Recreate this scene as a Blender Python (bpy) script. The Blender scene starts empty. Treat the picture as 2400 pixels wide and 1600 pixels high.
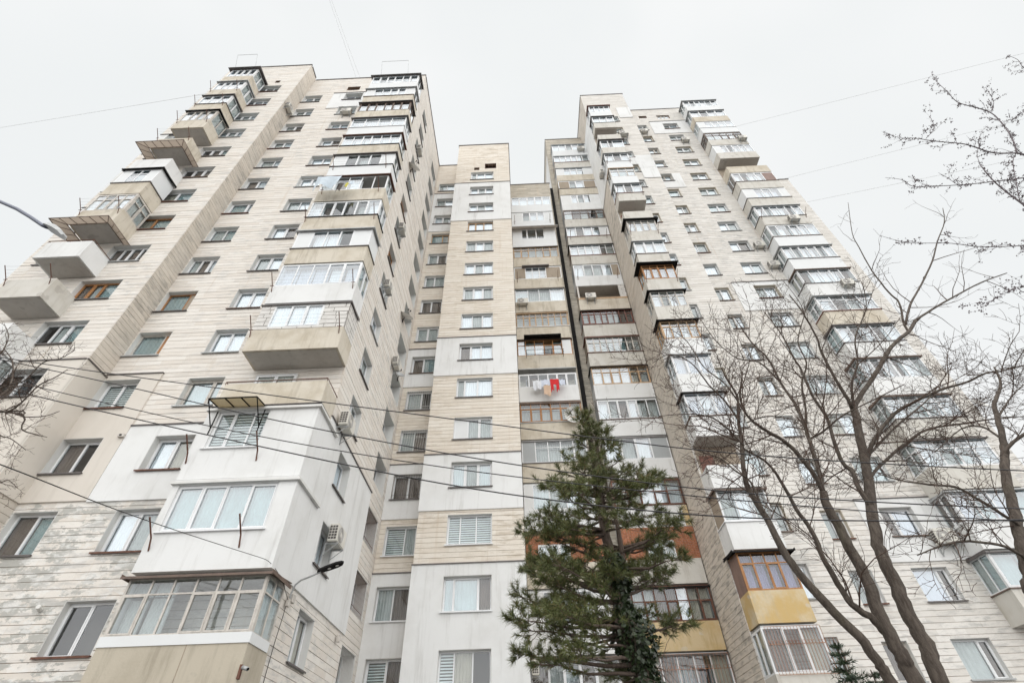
import bpy, bmesh, math, random
from mathutils import Vector, Matrix

random.seed(11)
scene = bpy.context.scene
C = scene.collection

# ------------------------------------------------------------------ camera
cd = bpy.data.cameras.new('camera')
cam = bpy.data.objects.new('camera', cd)
C.objects.link(cam)
cd.sensor_fit = 'HORIZONTAL'; cd.sensor_width = 36.0; cd.lens = 17.385
cd.clip_start = 0.1; cd.clip_end = 3000
cam.matrix_world = Matrix(((0.99908361, 0.04180807, 0.00916689, 0.0),
                           (0.0355295, -0.69067434, -0.72229261, 0.0),
                           (-0.02386633, 0.7219564, -0.69152683, 1.6),
                           (0, 0, 0, 1)))
scene.camera = cam

# ------------------------------------------------------------------ light
SUN_EL, SUN_AZ = math.radians(46), math.radians(200)      # soft light from behind the viewer, a little to the right
world = bpy.data.worlds.new('World'); scene.world = world
world.use_nodes = True
wn, wl = world.node_tree.nodes, world.node_tree.links
bg = wn['Background']; bg.inputs['Strength'].default_value = 0.083
sky = wn.new('ShaderNodeTexSky'); sky.sky_type = 'NISHITA'; sky.sun_disc = False
sky.sun_elevation = SUN_EL; sky.sun_rotation = math.radians(160)
sky.dust_density = 6.0; sky.air_density = 1.0; sky.ozone_density = 1.0
mixw = wn.new('ShaderNodeMix'); mixw.data_type = 'RGBA'
mixw.inputs['Factor'].default_value = 0.985              # a closed, even cloud cover over the clear sky
tcw = wn.new('ShaderNodeTexCoord'); nw = wn.new('ShaderNodeTexNoise')      # soft uneven brightness of the cloud deck
nw.inputs['Scale'].default_value = 1.3; nw.inputs['Detail'].default_value = 4; nw.inputs['Roughness'].default_value = 0.5
wl.new(tcw.outputs['Generated'], nw.inputs['Vector'])
mrw = wn.new('ShaderNodeMapRange'); mrw.inputs[1].default_value = 0.34; mrw.inputs[2].default_value = 0.66; mrw.interpolation_type = 'SMOOTHSTEP'
wl.new(nw.outputs['Fac'], mrw.inputs[0])
cdk = wn.new('ShaderNodeMix'); cdk.data_type = 'RGBA'
cdk.inputs[6].default_value = (4.34, 4.46, 4.48, 1); cdk.inputs[7].default_value = (4.80, 4.83, 4.83, 1)
wl.new(mrw.outputs[0], cdk.inputs[0]); wl.new(cdk.outputs[2], mixw.inputs[7])
wl.new(sky.outputs['Color'], mixw.inputs[6])
wl.new(mixw.outputs[2], bg.inputs['Color'])
sd = bpy.data.lights.new('sun', 'SUN'); sd.energy = 1.5; sd.angle = math.radians(150); sd.color = (1.0, 0.985, 0.96)
sun = bpy.data.objects.new('sun', sd); C.objects.link(sun)
sdir = Vector((math.cos(SUN_EL) * 0.34, -math.cos(SUN_EL) * 0.94, math.sin(SUN_EL)))
sun.rotation_euler = (-sdir).to_track_quat('-Z', 'Y').to_euler()
sun.location = (0, -20, 60)
vs = scene.view_settings
vs.view_transform = 'Standard'; vs.look = 'None'; vs.exposure = 1.28; vs.gamma = 1.0
vs.use_curve_mapping = False
scene.render.engine = 'CYCLES'
scene.cycles.max_bounces = 8; scene.cycles.transparent_max_bounces = 24

# ------------------------------------------------------------------ materials
def newmat(name):
    m = bpy.data.materials.new(name); m.use_nodes = True
    nt = m.node_tree; b = nt.nodes['Principled BSDF']
    return m, nt, b

def nd(nt, t, **kw):
    n = nt.nodes.new(t)
    for k, v in kw.items(): setattr(n, k, v)
    return n

def mapping(nt, scale):
    g = nd(nt, 'ShaderNodeNewGeometry'); mp = nd(nt, 'ShaderNodeMapping')
    mp.inputs['Scale'].default_value = scale
    nt.links.new(g.outputs['Position'], mp.inputs['Vector'])
    return mp.outputs['Vector']

def noise(nt, vec, scale, detail=4, rough=0.6):
    n = nd(nt, 'ShaderNodeTexNoise')
    n.inputs['Scale'].default_value = scale; n.inputs['Detail'].default_value = detail
    n.inputs['Roughness'].default_value = rough
    nt.links.new(vec, n.inputs['Vector'])
    return n.outputs['Fac']

def ramp(nt, fac, a, b):
    r = nd(nt, 'ShaderNodeMapRange'); r.inputs[1].default_value = a; r.inputs[2].default_value = b
    r.interpolation_type = 'SMOOTHSTEP'
    nt.links.new(fac, r.inputs[0]); return r.outputs[0]

def mixc(nt, fac, c1, c2):
    m = nd(nt, 'ShaderNodeMix'); m.data_type = 'RGBA'
    if isinstance(fac, float): m.inputs[0].default_value = fac
    else: nt.links.new(fac, m.inputs[0])
    for c, i in ((c1, 6), (c2, 7)):
        if isinstance(c, tuple): m.inputs[i].default_value = c + (1,) if len(c) == 3 else c
        else: nt.links.new(c, m.inputs[i])
    return m.outputs[2]

def mul(nt, a, b):
    m = nd(nt, 'ShaderNodeMath', operation='MULTIPLY')
    for v, i in ((a, 0), (b, 1)):
        if isinstance(v, (int, float)): m.inputs[i].default_value = v
        else: nt.links.new(v, m.inputs[i])
    return m.outputs[0]

def bump(nt, b, fac, strength, dist=0.02):
    bp = nd(nt, 'ShaderNodeBump'); bp.inputs['Strength'].default_value = strength
    bp.inputs['Distance'].default_value = dist
    nt.links.new(fac, bp.inputs['Height']); nt.links.new(bp.outputs['Normal'], b.inputs['Normal'])

def stone(name, c1, c2, grey, amount, course=0.23333, worn=None):
    """Sawn shell-limestone cladding: each course its own shade, lichen grey flecks along the courses, rusty run marks."""
    m, nt, b = newmat(name)
    g = nd(nt, 'ShaderNodeNewGeometry'); sep = nd(nt, 'ShaderNodeSeparateXYZ')
    nt.links.new(g.outputs['Position'], sep.inputs[0])
    dv = nd(nt, 'ShaderNodeMath', operation='DIVIDE'); nt.links.new(sep.outputs[2], dv.inputs[0]); dv.inputs[1].default_value = course
    fl = nd(nt, 'ShaderNodeMath', operation='FLOOR'); nt.links.new(dv.outputs[0], fl.inputs[0])
    wx = nd(nt, 'ShaderNodeTexWhiteNoise', noise_dimensions='1D'); nt.links.new(fl.outputs[0], wx.inputs['W'])
    # stones along a course: offset x by the course's own number
    sx = nd(nt, 'ShaderNodeMath', operation='ADD'); nt.links.new(sep.outputs[0], sx.inputs[0])
    sy = nd(nt, 'ShaderNodeMath', operation='ADD'); nt.links.new(sx.outputs[0], sy.inputs[0]); nt.links.new(sep.outputs[1], sy.inputs[1])
    nt.links.new(mul(nt, wx.outputs['Value'], 3.0), sx.inputs[1])
    fx = nd(nt, 'ShaderNodeMath', operation='FLOOR'); nt.links.new(mul(nt, sy.outputs[0], 0.85), fx.inputs[0])
    cb = nd(nt, 'ShaderNodeCombineXYZ'); nt.links.new(fx.outputs[0], cb.inputs[0]); nt.links.new(fl.outputs[0], cb.inputs[1])
    wn2 = nd(nt, 'ShaderNodeTexWhiteNoise', noise_dimensions='2D'); nt.links.new(cb.outputs[0], wn2.inputs['Vector'])
    col = mixc(nt, wn2.outputs['Value'], c1, c2)
    big = ramp(nt, noise(nt, mapping(nt, (1, 1, 0.7)), 0.16, 3), 0.32, 0.68)
    if worn:        # a weathered area where the wash has flaked off
        vd = nd(nt, 'ShaderNodeVectorMath', operation='DISTANCE'); nt.links.new(g.outputs['Position'], vd.inputs[0]); vd.inputs[1].default_value = worn[0]
        wz = ramp(nt, vd.outputs['Value'], worn[1], worn[1] * .45)
        wn3 = ramp(nt, noise(nt, mapping(nt, (1, 1, 2.0)), 0.85, 8, 0.74), 0.485, 0.53)
        col = mixc(nt, mul(nt, mul(nt, wz, wn3), 0.95), col, (0.42, 0.415, 0.385))
        col = mixc(nt, mul(nt, mul(nt, wz, ramp(nt, noise(nt, mapping(nt, (1, 1, 2.2)), 1.7, 5, 0.7), 0.5, 0.6)), 0.6), col, (0.78, 0.78, 0.76))
    fleck = ramp(nt, noise(nt, mapping(nt, (1.1, 1.1, 4.5)), 1.15, 6, 0.68), 0.47, 0.64)
    col = mixc(nt, mul(nt, mul(nt, fleck, big), amount), col, grey)
    fine = ramp(nt, noise(nt, mapping(nt, (2, 2, 7)), 3.2, 5, 0.7), 0.52, 0.72)
    col = mixc(nt, mul(nt, fine, 0.22 * amount), col, tuple(v * 0.8 for v in grey))
    run = ramp(nt, noise(nt, mapping(nt, (5.0, 5.0, 0.16)), 1.0, 6, 0.65), 0.55, 0.78)
    col = mixc(nt, mul(nt, run, 0.40), col, (0.53, 0.415, 0.295))
    nt.links.new(col, b.inputs['Base Color']); b.inputs['Roughness'].default_value = 0.85
    bump(nt, b, noise(nt, mapping(nt, (1, 1, 1.6)), 14, 6, 0.7), 0.35, 0.012)
    return m

def plaster(name, c, dirt, amt=0.25, streak=0.25):
    m, nt, b = newmat(name)
    n1 = ramp(nt, noise(nt, mapping(nt, (1, 1, 1)), 0.55, 5, 0.62), 0.4, 0.75)
    st = ramp(nt, noise(nt, mapping(nt, (3.0, 3.0, 0.28)), 1.1, 6, 0.66), 0.5, 0.78)
    col = mixc(nt, mul(nt, n1, amt), c, dirt)
    col = mixc(nt, mul(nt, st, streak), col, tuple(v * 0.8 for v in dirt))
    nt.links.new(col, b.inputs['Base Color']); b.inputs['Roughness'].default_value = 0.8
    bump(nt, b, noise(nt, mapping(nt, (1, 1, 1)), 22, 5, 0.65), 0.25, 0.008)
    return m

def concrete(name, c, dirt, patch, amt=0.5):
    m, nt, b = newmat(name)
    n1 = ramp(nt, noise(nt, mapping(nt, (1, 1, 1)), 0.9, 6, 0.65), 0.4, 0.7)
    st = ramp(nt, noise(nt, mapping(nt, (2.6, 2.6, 0.35)), 1.3, 6, 0.7), 0.48, 0.75)
    pt = ramp(nt, noise(nt, mapping(nt, (1, 1, 1.2)), 1.5, 3, 0.5), 0.66, 0.69)
    col = mixc(nt, mul(nt, n1, amt), c, dirt)
    col = mixc(nt, mul(nt, st, amt), col, tuple(v * 0.78 for v in dirt))
    col = mixc(nt, mul(nt, pt, 0.55), col, patch)
    nt.links.new(col, b.inputs['Base Color']); b.inputs['Roughness'].default_value = 0.88
    bump(nt, b, noise(nt, mapping(nt, (1, 1, 1)), 16, 6, 0.7), 0.4, 0.012)
    return m

def simple(name, c, rough=0.6, var=0.2, metal=0.0, scale=3.0, c2=None):
    m, nt, b = newmat(name)
    f = ramp(nt, noise(nt, mapping(nt, (1, 1, 0.6)), scale, 5, 0.65), 0.35, 0.7)
    col = mixc(nt, f, c, c2 if c2 else tuple(v * (1 - var) for v in c))
    nt.links.new(col, b.inputs['Base Color']); b.inputs['Roughness'].default_value = rough
    b.inputs['Metallic'].default_value = metal
    return m

def glassmat(name, tint, base, ior=1.6):
    m, nt, b = newmat(name)
    out = nt.nodes['Material Output']; nt.nodes.remove(b)
    tr = nd(nt, 'ShaderNodeBsdfTransparent'); tr.inputs[0].default_value = tint + (1,)
    gl = nd(nt, 'ShaderNodeBsdfGlossy'); gl.inputs['Roughness'].default_value = 0.02; gl.inputs[0].default_value = (0.95, 0.97, 1.0, 1)
    fr = nd(nt, 'ShaderNodeFresnel'); fr.inputs[0].default_value = ior
    ad = nd(nt, 'ShaderNodeMath', operation='ADD'); ad.use_clamp = True; ad.inputs[1].default_value = base
    nt.links.new(fr.outputs[0], ad.inputs[0])
    g = noise(nt, mapping(nt, (1, 1, 1)), 0.9, 2)
    bp = nd(nt, 'ShaderNodeBump'); bp.inputs['Strength'].default_value = 0.06; bp.inputs['Distance'].default_value = 0.05
    nt.links.new(g, bp.inputs['Height']); nt.links.new(bp.outputs[0], gl.inputs['Normal'])
    mx = nd(nt, 'ShaderNodeMixShader')
    gb = nd(nt, 'ShaderNodeNewGeometry')          # a pane mirrors on its outer face only
    iv = nd(nt, 'ShaderNodeMath', operation='SUBTRACT'); iv.inputs[0].default_value = 1.0; nt.links.new(gb.outputs['Backfacing'], iv.inputs[1])
    nt.links.new(mul(nt, ad.outputs[0], iv.outputs[0]), mx.inputs[0]); nt.links.new(tr.outputs[0], mx.inputs[1]); nt.links.new(gl.outputs[0], mx.inputs[2])
    nt.links.new(mx.outputs[0], out.inputs['Surface'])
    return m

M = {}
M['stone_left'] = stone('stone_left', (0.69, 0.638, 0.575), (0.77, 0.735, 0.685), (0.52, 0.505, 0.48), 0.9, worn=((-15.5, 15.2, 6.0), 7.0))
M['stone_core'] = stone('stone_core', (0.69, 0.625, 0.54), (0.76, 0.71, 0.635), (0.50, 0.43, 0.34), 0.7)
M['stone_right'] = stone('stone_right', (0.65, 0.62, 0.575), (0.75, 0.725, 0.685), (0.46, 0.45, 0.43), 0.95)
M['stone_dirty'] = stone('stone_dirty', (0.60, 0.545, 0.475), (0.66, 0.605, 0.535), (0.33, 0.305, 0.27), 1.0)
M['brick_grey'] = stone('brick_grey', (0.46, 0.42, 0.35), (0.60, 0.55, 0.47), (0.33, 0.31, 0.27), 0.9, 0.2)
M['joint'] = simple('joint', (0.36, 0.255, 0.19), 0.95, 0.35)
M['white'] = plaster('white_plaster', (0.745, 0.75, 0.745), (0.52, 0.51, 0.48), 0.36, 0.55)
M['beige'] = plaster('beige_plaster', (0.655, 0.61, 0.55), (0.56, 0.51, 0.445), 0.45, 0.45)
M['reveal'] = plaster('reveal_plaster', (0.68, 0.68, 0.66), (0.5, 0.46, 0.42), 0.3, 0.2)
M['conc_beige'] = concrete('beige_concrete', (0.61, 0.56, 0.475), (0.46, 0.40, 0.305), (0.40, 0.365, 0.31), 0.72)
M['conc_old'] = concrete('old_concrete', (0.49, 0.44, 0.355), (0.39, 0.345, 0.27), (0.42, 0.38, 0.31), 0.7)
M['conc_grey'] = concrete('grey_concrete', (0.61, 0.59, 0.545), (0.47, 0.435, 0.37), (0.41, 0.38, 0.34), 0.5)
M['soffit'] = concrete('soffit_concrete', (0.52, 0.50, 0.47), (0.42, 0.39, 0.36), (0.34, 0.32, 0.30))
M['yellow'] = concrete('yellow_paint', (0.55, 0.39, 0.17), (0.60, 0.51, 0.36), (0.55, 0.51, 0.44), 1.0)
M['ochre'] = concrete('ochre_paint', (0.58, 0.46, 0.28), (0.52, 0.36, 0.15), (0.56, 0.50, 0.40), 0.9)
M['panel_white'] = plaster('white_siding', (0.73, 0.745, 0.75), (0.62, 0.61, 0.59), 0.2, 0.12)
M['panel_grey'] = plaster('grey_siding', (0.40, 0.42, 0.43), (0.33, 0.33, 0.33), 0.4, 0.3)
M['panel_tan'] = concrete('tan_render', (0.36, 0.30, 0.235), (0.29, 0.24, 0.18), (0.25, 0.2, 0.16))
M['pvc'] = simple('white_pvc', (0.78, 0.79, 0.80), 0.35, 0.06)
M['frame_old'] = simple('old_white_paint', (0.62, 0.58, 0.53), 0.6, 0.25, 0, 7)
M['wood'] = simple('orange_wood', (0.42, 0.20, 0.075), 0.55, 0.3, 0, 6)
M['wood_pale'] = simple('pale_wood', (0.55, 0.37, 0.22), 0.6, 0.25, 0, 6)
M['wood_red'] = simple('red_brown_wood', (0.20, 0.075, 0.05), 0.5, 0.3, 0, 6)
M['rust'] = simple('rusty_metal', (0.16, 0.07, 0.045), 0.75, 0.5, 0.0, 9)
M['rust_bar'] = simple('orange_rusty_bar', (0.40, 0.17, 0.08), 0.75, 0.4, 0.0, 9)
M['metal_dark'] = simple('dark_sheet_metal', (0.13, 0.115, 0.11), 0.55, 0.3)
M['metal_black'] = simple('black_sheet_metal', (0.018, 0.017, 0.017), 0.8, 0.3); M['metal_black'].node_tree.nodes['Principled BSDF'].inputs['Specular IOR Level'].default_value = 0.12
M['metal_grey'] = simple('galvanised_metal', (0.42, 0.43, 0.43), 0.5, 0.2, 0.3)
M['metal_brown'] = simple('brown_sheet_metal', (0.16, 0.11, 0.085), 0.6, 0.35)
M['bar_white'] = simple('white_bar', (0.70, 0.69, 0.66), 0.5, 0.15)
M['poly_brown'] = simple('brown_polycarbonate', (0.50, 0.43, 0.34), 0.3, 0.2)
def sheetmat(name, c):
    m, nt, b = newmat(name); out = nt.nodes['Material Output']
    tl = nd(nt, 'ShaderNodeBsdfTranslucent'); tl.inputs[0].default_value = c + (1,)
    b.inputs['Base Color'].default_value = c + (1,); b.inputs['Roughness'].default_value = .4
    mx = nd(nt, 'ShaderNodeMixShader'); mx.inputs[0].default_value = .6
    nt.links.new(b.outputs[0], mx.inputs[1]); nt.links.new(tl.outputs[0], mx.inputs[2]); nt.links.new(mx.outputs[0], out.inputs['Surface'])
    return m
M['poly_pale'] = sheetmat('pale_polycarbonate', (0.58, 0.52, 0.40)); M['poly_brown'] = sheetmat('brown_polycarbonate', (0.34, 0.285, 0.235))
M['inside'] = simple('interior_room', (0.16, 0.14, 0.12), 0.9, 0.35, 0, 0.6)
M['cur_white'] = simple('white_net_curtain', (0.80, 0.82, 0.83), 0.9, 0.10, 0, 2)
M['cur_grey'] = simple('grey_curtain', (0.52, 0.53, 0.52), 0.9, 0.2, 0, 2)
M['cur_beige'] = simple('beige_curtain', (0.50, 0.45, 0.38), 0.9, 0.2, 0, 2)
M['cur_brown'] = simple('brown_curtain', (0.20, 0.15, 0.125), 0.9, 0.25, 0, 2)
M['cur_teal'] = simple('teal_curtain', (0.36, 0.47, 0.46), 0.9, 0.2, 0, 2)
M['cur_violet'] = simple('violet_curtain', (0.36, 0.33, 0.50), 0.9, 0.2, 0, 2)
M['cur_pale'] = simple('pale_curtain', (0.58, 0.60, 0.66), 0.9, 0.15, 0, 2)
M['blind'] = simple('zebra_blind', (0.74, 0.77, 0.76), 0.8, 0.08)
M['glass'] = glassmat('window_glass', (0.93, 0.96, 0.965), 0.05, 1.6)
M['glass_sky'] = glassmat('mirror_like_glass', (0.92, 0.96, 0.98), 0.17, 1.75)
M['brick'] = simple('orange_brick', (0.44, 0.175, 0.09), 0.9, 0.45, 0, 9)
M['mortar'] = simple('mortar', (0.46, 0.40, 0.35), 0.95, 0.25)
M['brick_tan'] = simple('tan_brick', (0.42, 0.34, 0.26), 0.9, 0.35, 0, 5)
M['block'] = simple('aerated_block', (0.70, 0.68, 0.65), 0.95, 0.12, 0, 4)
M['block_mortar'] = simple('grey_mortar', (0.34, 0.32, 0.30), 0.95, 0.25)
M['corr_brown'] = simple('brown_corrugated', (0.26, 0.17, 0.14), 0.6, 0.25)
M['ac_white'] = simple('ac_casing', (0.70, 0.68, 0.62), 0.5, 0.14)
M['ac_dark'] = simple('ac_grille', (0.10, 0.09, 0.085), 0.6, 0.3)
M['ac_grey'] = simple('ac_fan', (0.40, 0.38, 0.36), 0.6, 0.2)
M['bark'] = None; M['needle'] = None

def barkmat(name, c, c2, moss):
    m, nt, b = newmat(name)
    f = ramp(nt, noise(nt, mapping(nt, (3, 3, 0.8)), 6, 6, 0.7), 0.35, 0.68)
    ms = ramp(nt, noise(nt, mapping(nt, (1, 1, 1)), 1.6, 4), 0.58, 0.75)
    col = mixc(nt, f, c, c2); col = mixc(nt, mul(nt, ms, 0.4), col, moss)
    nt.links.new(col, b.inputs['Base Color']); b.inputs['Roughness'].default_value = 0.9
    bump(nt, b, noise(nt, mapping(nt, (3, 3, 0.9)), 16, 6, 0.7), 0.8, 0.02)
    return m
M['bark'] = barkmat('bare_tree_bark', (0.062, 0.048, 0.038), (0.135, 0.11, 0.09), (0.115, 0.11, 0.062))
M['twig'] = barkmat('twig_bark', (0.075, 0.046, 0.034), (0.115, 0.076, 0.056), (0.07, 0.06, 0.04))
M['twig_bud'] = barkmat('bud_twig_bark', (0.15, 0.12, 0.13), (0.21, 0.18, 0.19), (0.17, 0.15, 0.14))
M['pine_bark'] = barkmat('pine_bark', (0.085, 0.06, 0.045), (0.15, 0.115, 0.095), (0.06, 0.06, 0.04))

def leafmat(name, c, c2, rough=0.5, c3=None):
    m, nt, b = newmat(name)
    oi = nd(nt, 'ShaderNodeNewGeometry')
    col = mixc(nt, oi.outputs['Random Per Island'], c, c2)
    if c3: col = mixc(nt, ramp(nt, oi.outputs['Random Per Island'], .88, .95), col, c3)
    f = ramp(nt, noise(nt, mapping(nt, (1, 1, 1)), 1.3, 3), 0.35, 0.65)
    col = mixc(nt, mul(nt, f, 0.5), col, tuple(v * 0.6 for v in c))
    nt.links.new(col, b.inputs['Base Color']); b.inputs['Roughness'].default_value = rough
    return m
M['needle'] = leafmat('pine_needle', (0.085, 0.110, 0.032), (0.21, 0.225, 0.08), .5, (0.24, 0.14, 0.06))
M['ivy'] = leafmat('ivy_leaf', (0.016, 0.028, 0.010), (0.04, 0.062, 0.022), 0.35)
M['fir'] = leafmat('fir_needle', (0.022, 0.042, 0.02), (0.045, 0.075, 0.03))
M['bud'] = simple('bud_brown', (0.19, 0.155, 0.165), 0.8, 0.35)
M['ground'] = simple('courtyard_asphalt', (0.13, 0.125, 0.12), 0.9, 0.3, 0, 1.0)
M['cable'] = simple('black_cable', (0.02, 0.018, 0.02), 0.5, 0.2)
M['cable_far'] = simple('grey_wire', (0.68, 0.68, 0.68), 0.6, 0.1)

# ------------------------------------------------------------------ mesh helpers
class MB:
    def __init__(s): s.v = []; s.f = []; s.mi = []
    def box(s, x0, x1, y0, y1, z0, z1, mi=0):
        b = len(s.v)
        s.v += [(x0, y0, z0), (x1, y0, z0), (x1, y1, z0), (x0, y1, z0), (x0, y0, z1), (x1, y0, z1), (x1, y1, z1), (x0, y1, z1)]
        s.f += [(b, b + 3, b + 2, b + 1), (b + 4, b + 5, b + 6, b + 7), (b, b + 1, b + 5, b + 4), (b + 1, b + 2, b + 6, b + 5), (b + 2, b + 3, b + 7, b + 6), (b + 3, b, b + 4, b + 7)]
        s.mi += [mi] * 6
    def poly(s, pts, mi=0):
        b = len(s.v); s.v += [tuple(p) for p in pts]; s.f.append(tuple(range(b, b + len(pts)))); s.mi.append(mi)
    def tube(s, pts, rads, n=6, cap=True, mi=0):
        pts = [Vector(p) for p in pts]; b = len(s.v); k = len(pts)
        ref = None
        for i, p in enumerate(pts):
            t = (pts[min(i + 1, k - 1)] - pts[max(i - 1, 0)])
            if t.length < 1e-9: t = Vector((0, 0, 1))
            t.normalize()
            if ref is None:
                ref = t.orthogonal().normalized()
            else:
                ref = (ref - t * ref.dot(t))
                ref = ref.normalized() if ref.length > 1e-6 else t.orthogonal().normalized()
            u = t.cross(ref)
            r = rads[i] if not isinstance(rads, (int, float)) else rads
            for j in range(n):
                a = 2 * math.pi * j / n
                q = p + ref * (math.cos(a) * r) + u * (math.sin(a) * r)
                s.v.append((q.x, q.y, q.z))
        for i in range(k - 1):
            for j in range(n):
                a = b + i * n + j; c = b + i * n + (j + 1) % n
                s.f.append((a, c, c + n, a + n)); s.mi.append(mi)
        if cap:
            s.f.append(tuple(b + j for j in reversed(range(n)))); s.mi.append(mi)
            s.f.append(tuple(b + (k - 1) * n + j for j in range(n))); s.mi.append(mi)
    def mesh(s, name, mats, smooth=False):
        me = bpy.data.meshes.new(name)
        me.from_pydata(s.v, [], s.f)
        for m in (mats if isinstance(mats, (list, tuple)) else [mats]): me.materials.append(m)
        if any(s.mi): me.polygons.foreach_set('material_index', s.mi)
        if smooth: me.polygons.foreach_set('use_smooth', [True] * len(s.f))
        me.update(); return me

def put(name, me, parent=None, loc=(0, 0, 0), rot=0.0, scale=(1, 1, 1)):
    o = bpy.data.objects.new(name, me)
    C.objects.link(o)
    if parent is not None:
        o.parent = parent
        base = WPOS.get(parent.name, Vector((0, 0, 0)))
        o.location = Vector(loc) - base if WROT.get(parent.name) is None else Vector(loc)
    else:
        o.location = loc
    o.rotation_euler = (0, 0, rot); o.scale = scale
    return o
WPOS = {}; WROT = {}          # world position of parents that do not sit at the origin

def thing(name, label, cat, loc=(0, 0, 0), group=None, rot=None):
    o = bpy.data.objects.new(name, None); C.objects.link(o)
    o.location = loc; o.empty_display_size = 0.3
    o['label'] = label; o['category'] = cat
    if group: o['group'] = group
    WPOS[o.name] = Vector(loc)
    if rot is not None: o.rotation_euler = (0, 0, rot); WROT[o.name] = rot
    return o

def tag(o, label, cat, group=None):
    o['label'] = label; o['category'] = cat
    if group: o['group'] = group
    return o

def build(name, mb, mat, parent=None, smooth=False, kind=None, label=None):
    """Mesh in world coordinates, linked as one object whose origin sits on its own geometry."""
    xs = [p[0] for p in mb.v]; ys = [p[1] for p in mb.v]; zs = [p[2] for p in mb.v]
    org = Vector(((min(xs) + max(xs)) / 2, (min(ys) + max(ys)) / 2, min(zs)))
    mb.v = [(p[0] - org.x, p[1] - org.y, p[2] - org.z) for p in mb.v]
    o = put(name, mb.mesh(name, mat, smooth), parent, org)
    WPOS[o.name] = org
    if kind: o['kind'] = kind
    if label: o['label'] = label
    return o

class Fr:
    """A wall plane: u runs along the wall, w goes into the wall (negative = towards the viewer's side), z is height."""
    def __init__(s, kind, pos): s.k = kind; s.p = pos
    def box(s, mb, u0, u1, w0, w1, z0, z1, mi=0):
        if s.k == 'f': mb.box(u0, u1, s.p + w0, s.p + w1, z0, z1, mi)
        elif s.k == 'r': mb.box(s.p - w1, s.p - w0, u0, u1, z0, z1, mi)
        else: mb.box(s.p + w0, s.p + w1, u0, u1, z0, z1, mi)
    def pt(s, u, w, z):
        return {'f': (u, s.p + w, z), 'r': (s.p - w, u, z), 'l': (s.p + w, u, z)}[s.k]
    def inst(s, name, me, parent, u0, u1, w0, w1, z0, z1):
        """unit-cell mesh (0..1) placed to fill the box; shares mesh data"""
        if s.k == 'f': return put(name, me, parent, (u0, s.p + w0, z0), 0, (u1 - u0, w1 - w0, z1 - z0))
        if s.k == 'r': return put(name, me, parent, (s.p - w0, u0, z0), math.pi / 2, (u1 - u0, w1 - w0, z1 - z0))
        return put(name, me, parent, (s.p + w0, u1, z0), -math.pi / 2, (u1 - u0, w1 - w0, z1 - z0))

UNIT = {}
def unit(mat):
    if mat not in UNIT:
        mb = MB(); mb.box(0, 1, 0, 1, 0, 1); UNIT[mat] = mb.mesh('unit_pane_' + mat, M[mat])
    return UNIT[mat]
def curtain_mesh(mat):
    k = 'cur:' + mat
    if k not in UNIT:
        mb = MB(); n = 22
        rnd = random.Random(3)
        ys = [0.5 + 0.28 * math.sin(i * 1.45 + rnd.uniform(-.4, .4)) for i in range(n + 1)]
        for i in range(n):
            mb.poly([(i / n, ys[i], 0), ((i + 1) / n, ys[i + 1], 0), ((i + 1) / n, ys[i + 1], 1), (i / n, ys[i], 1)])
        UNIT[k] = mb.mesh('curtain_' + mat, M[mat])
    return UNIT[k]
def blind_mesh(mat='blind'):
    k = 'blind:' + mat
    if k not in UNIT:
        mb = MB(); n = 12
        for i in range(n):
            mb.box(0, 1, 0, 0.12, i / n, (i + 0.58) / n)
        UNIT[k] = mb.mesh('blind', M[mat])
    return UNIT[k]

def free_rects(u0, u1, z0, z1, holes):
    """split a rectangle minus holes into rectangles"""
    zs = {z0, z1}
    hs = [h for h in holes if h[0] < u1 and h[1] > u0 and h[2] < z1 and h[3] > z0]
    for h in hs:
        for z in (h[2], h[3]):
            if z0 < z < z1: zs.add(z)
    zs = sorted(zs); out = []
    for a, b in zip(zs, zs[1:]):
        if b - a < 0.002: continue
        m = (a + b) / 2
        iv = sorted((max(h[0], u0), min(h[1], u1)) for h in hs if h[2] < m < h[3])
        u = u0
        for p, q in iv:
            if p > u + 0.004: out.append((u, p, a, b))
            u = max(u, q)
        if u < u1 - 0.004: out.append((u, u1, a, b))
    return out

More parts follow.
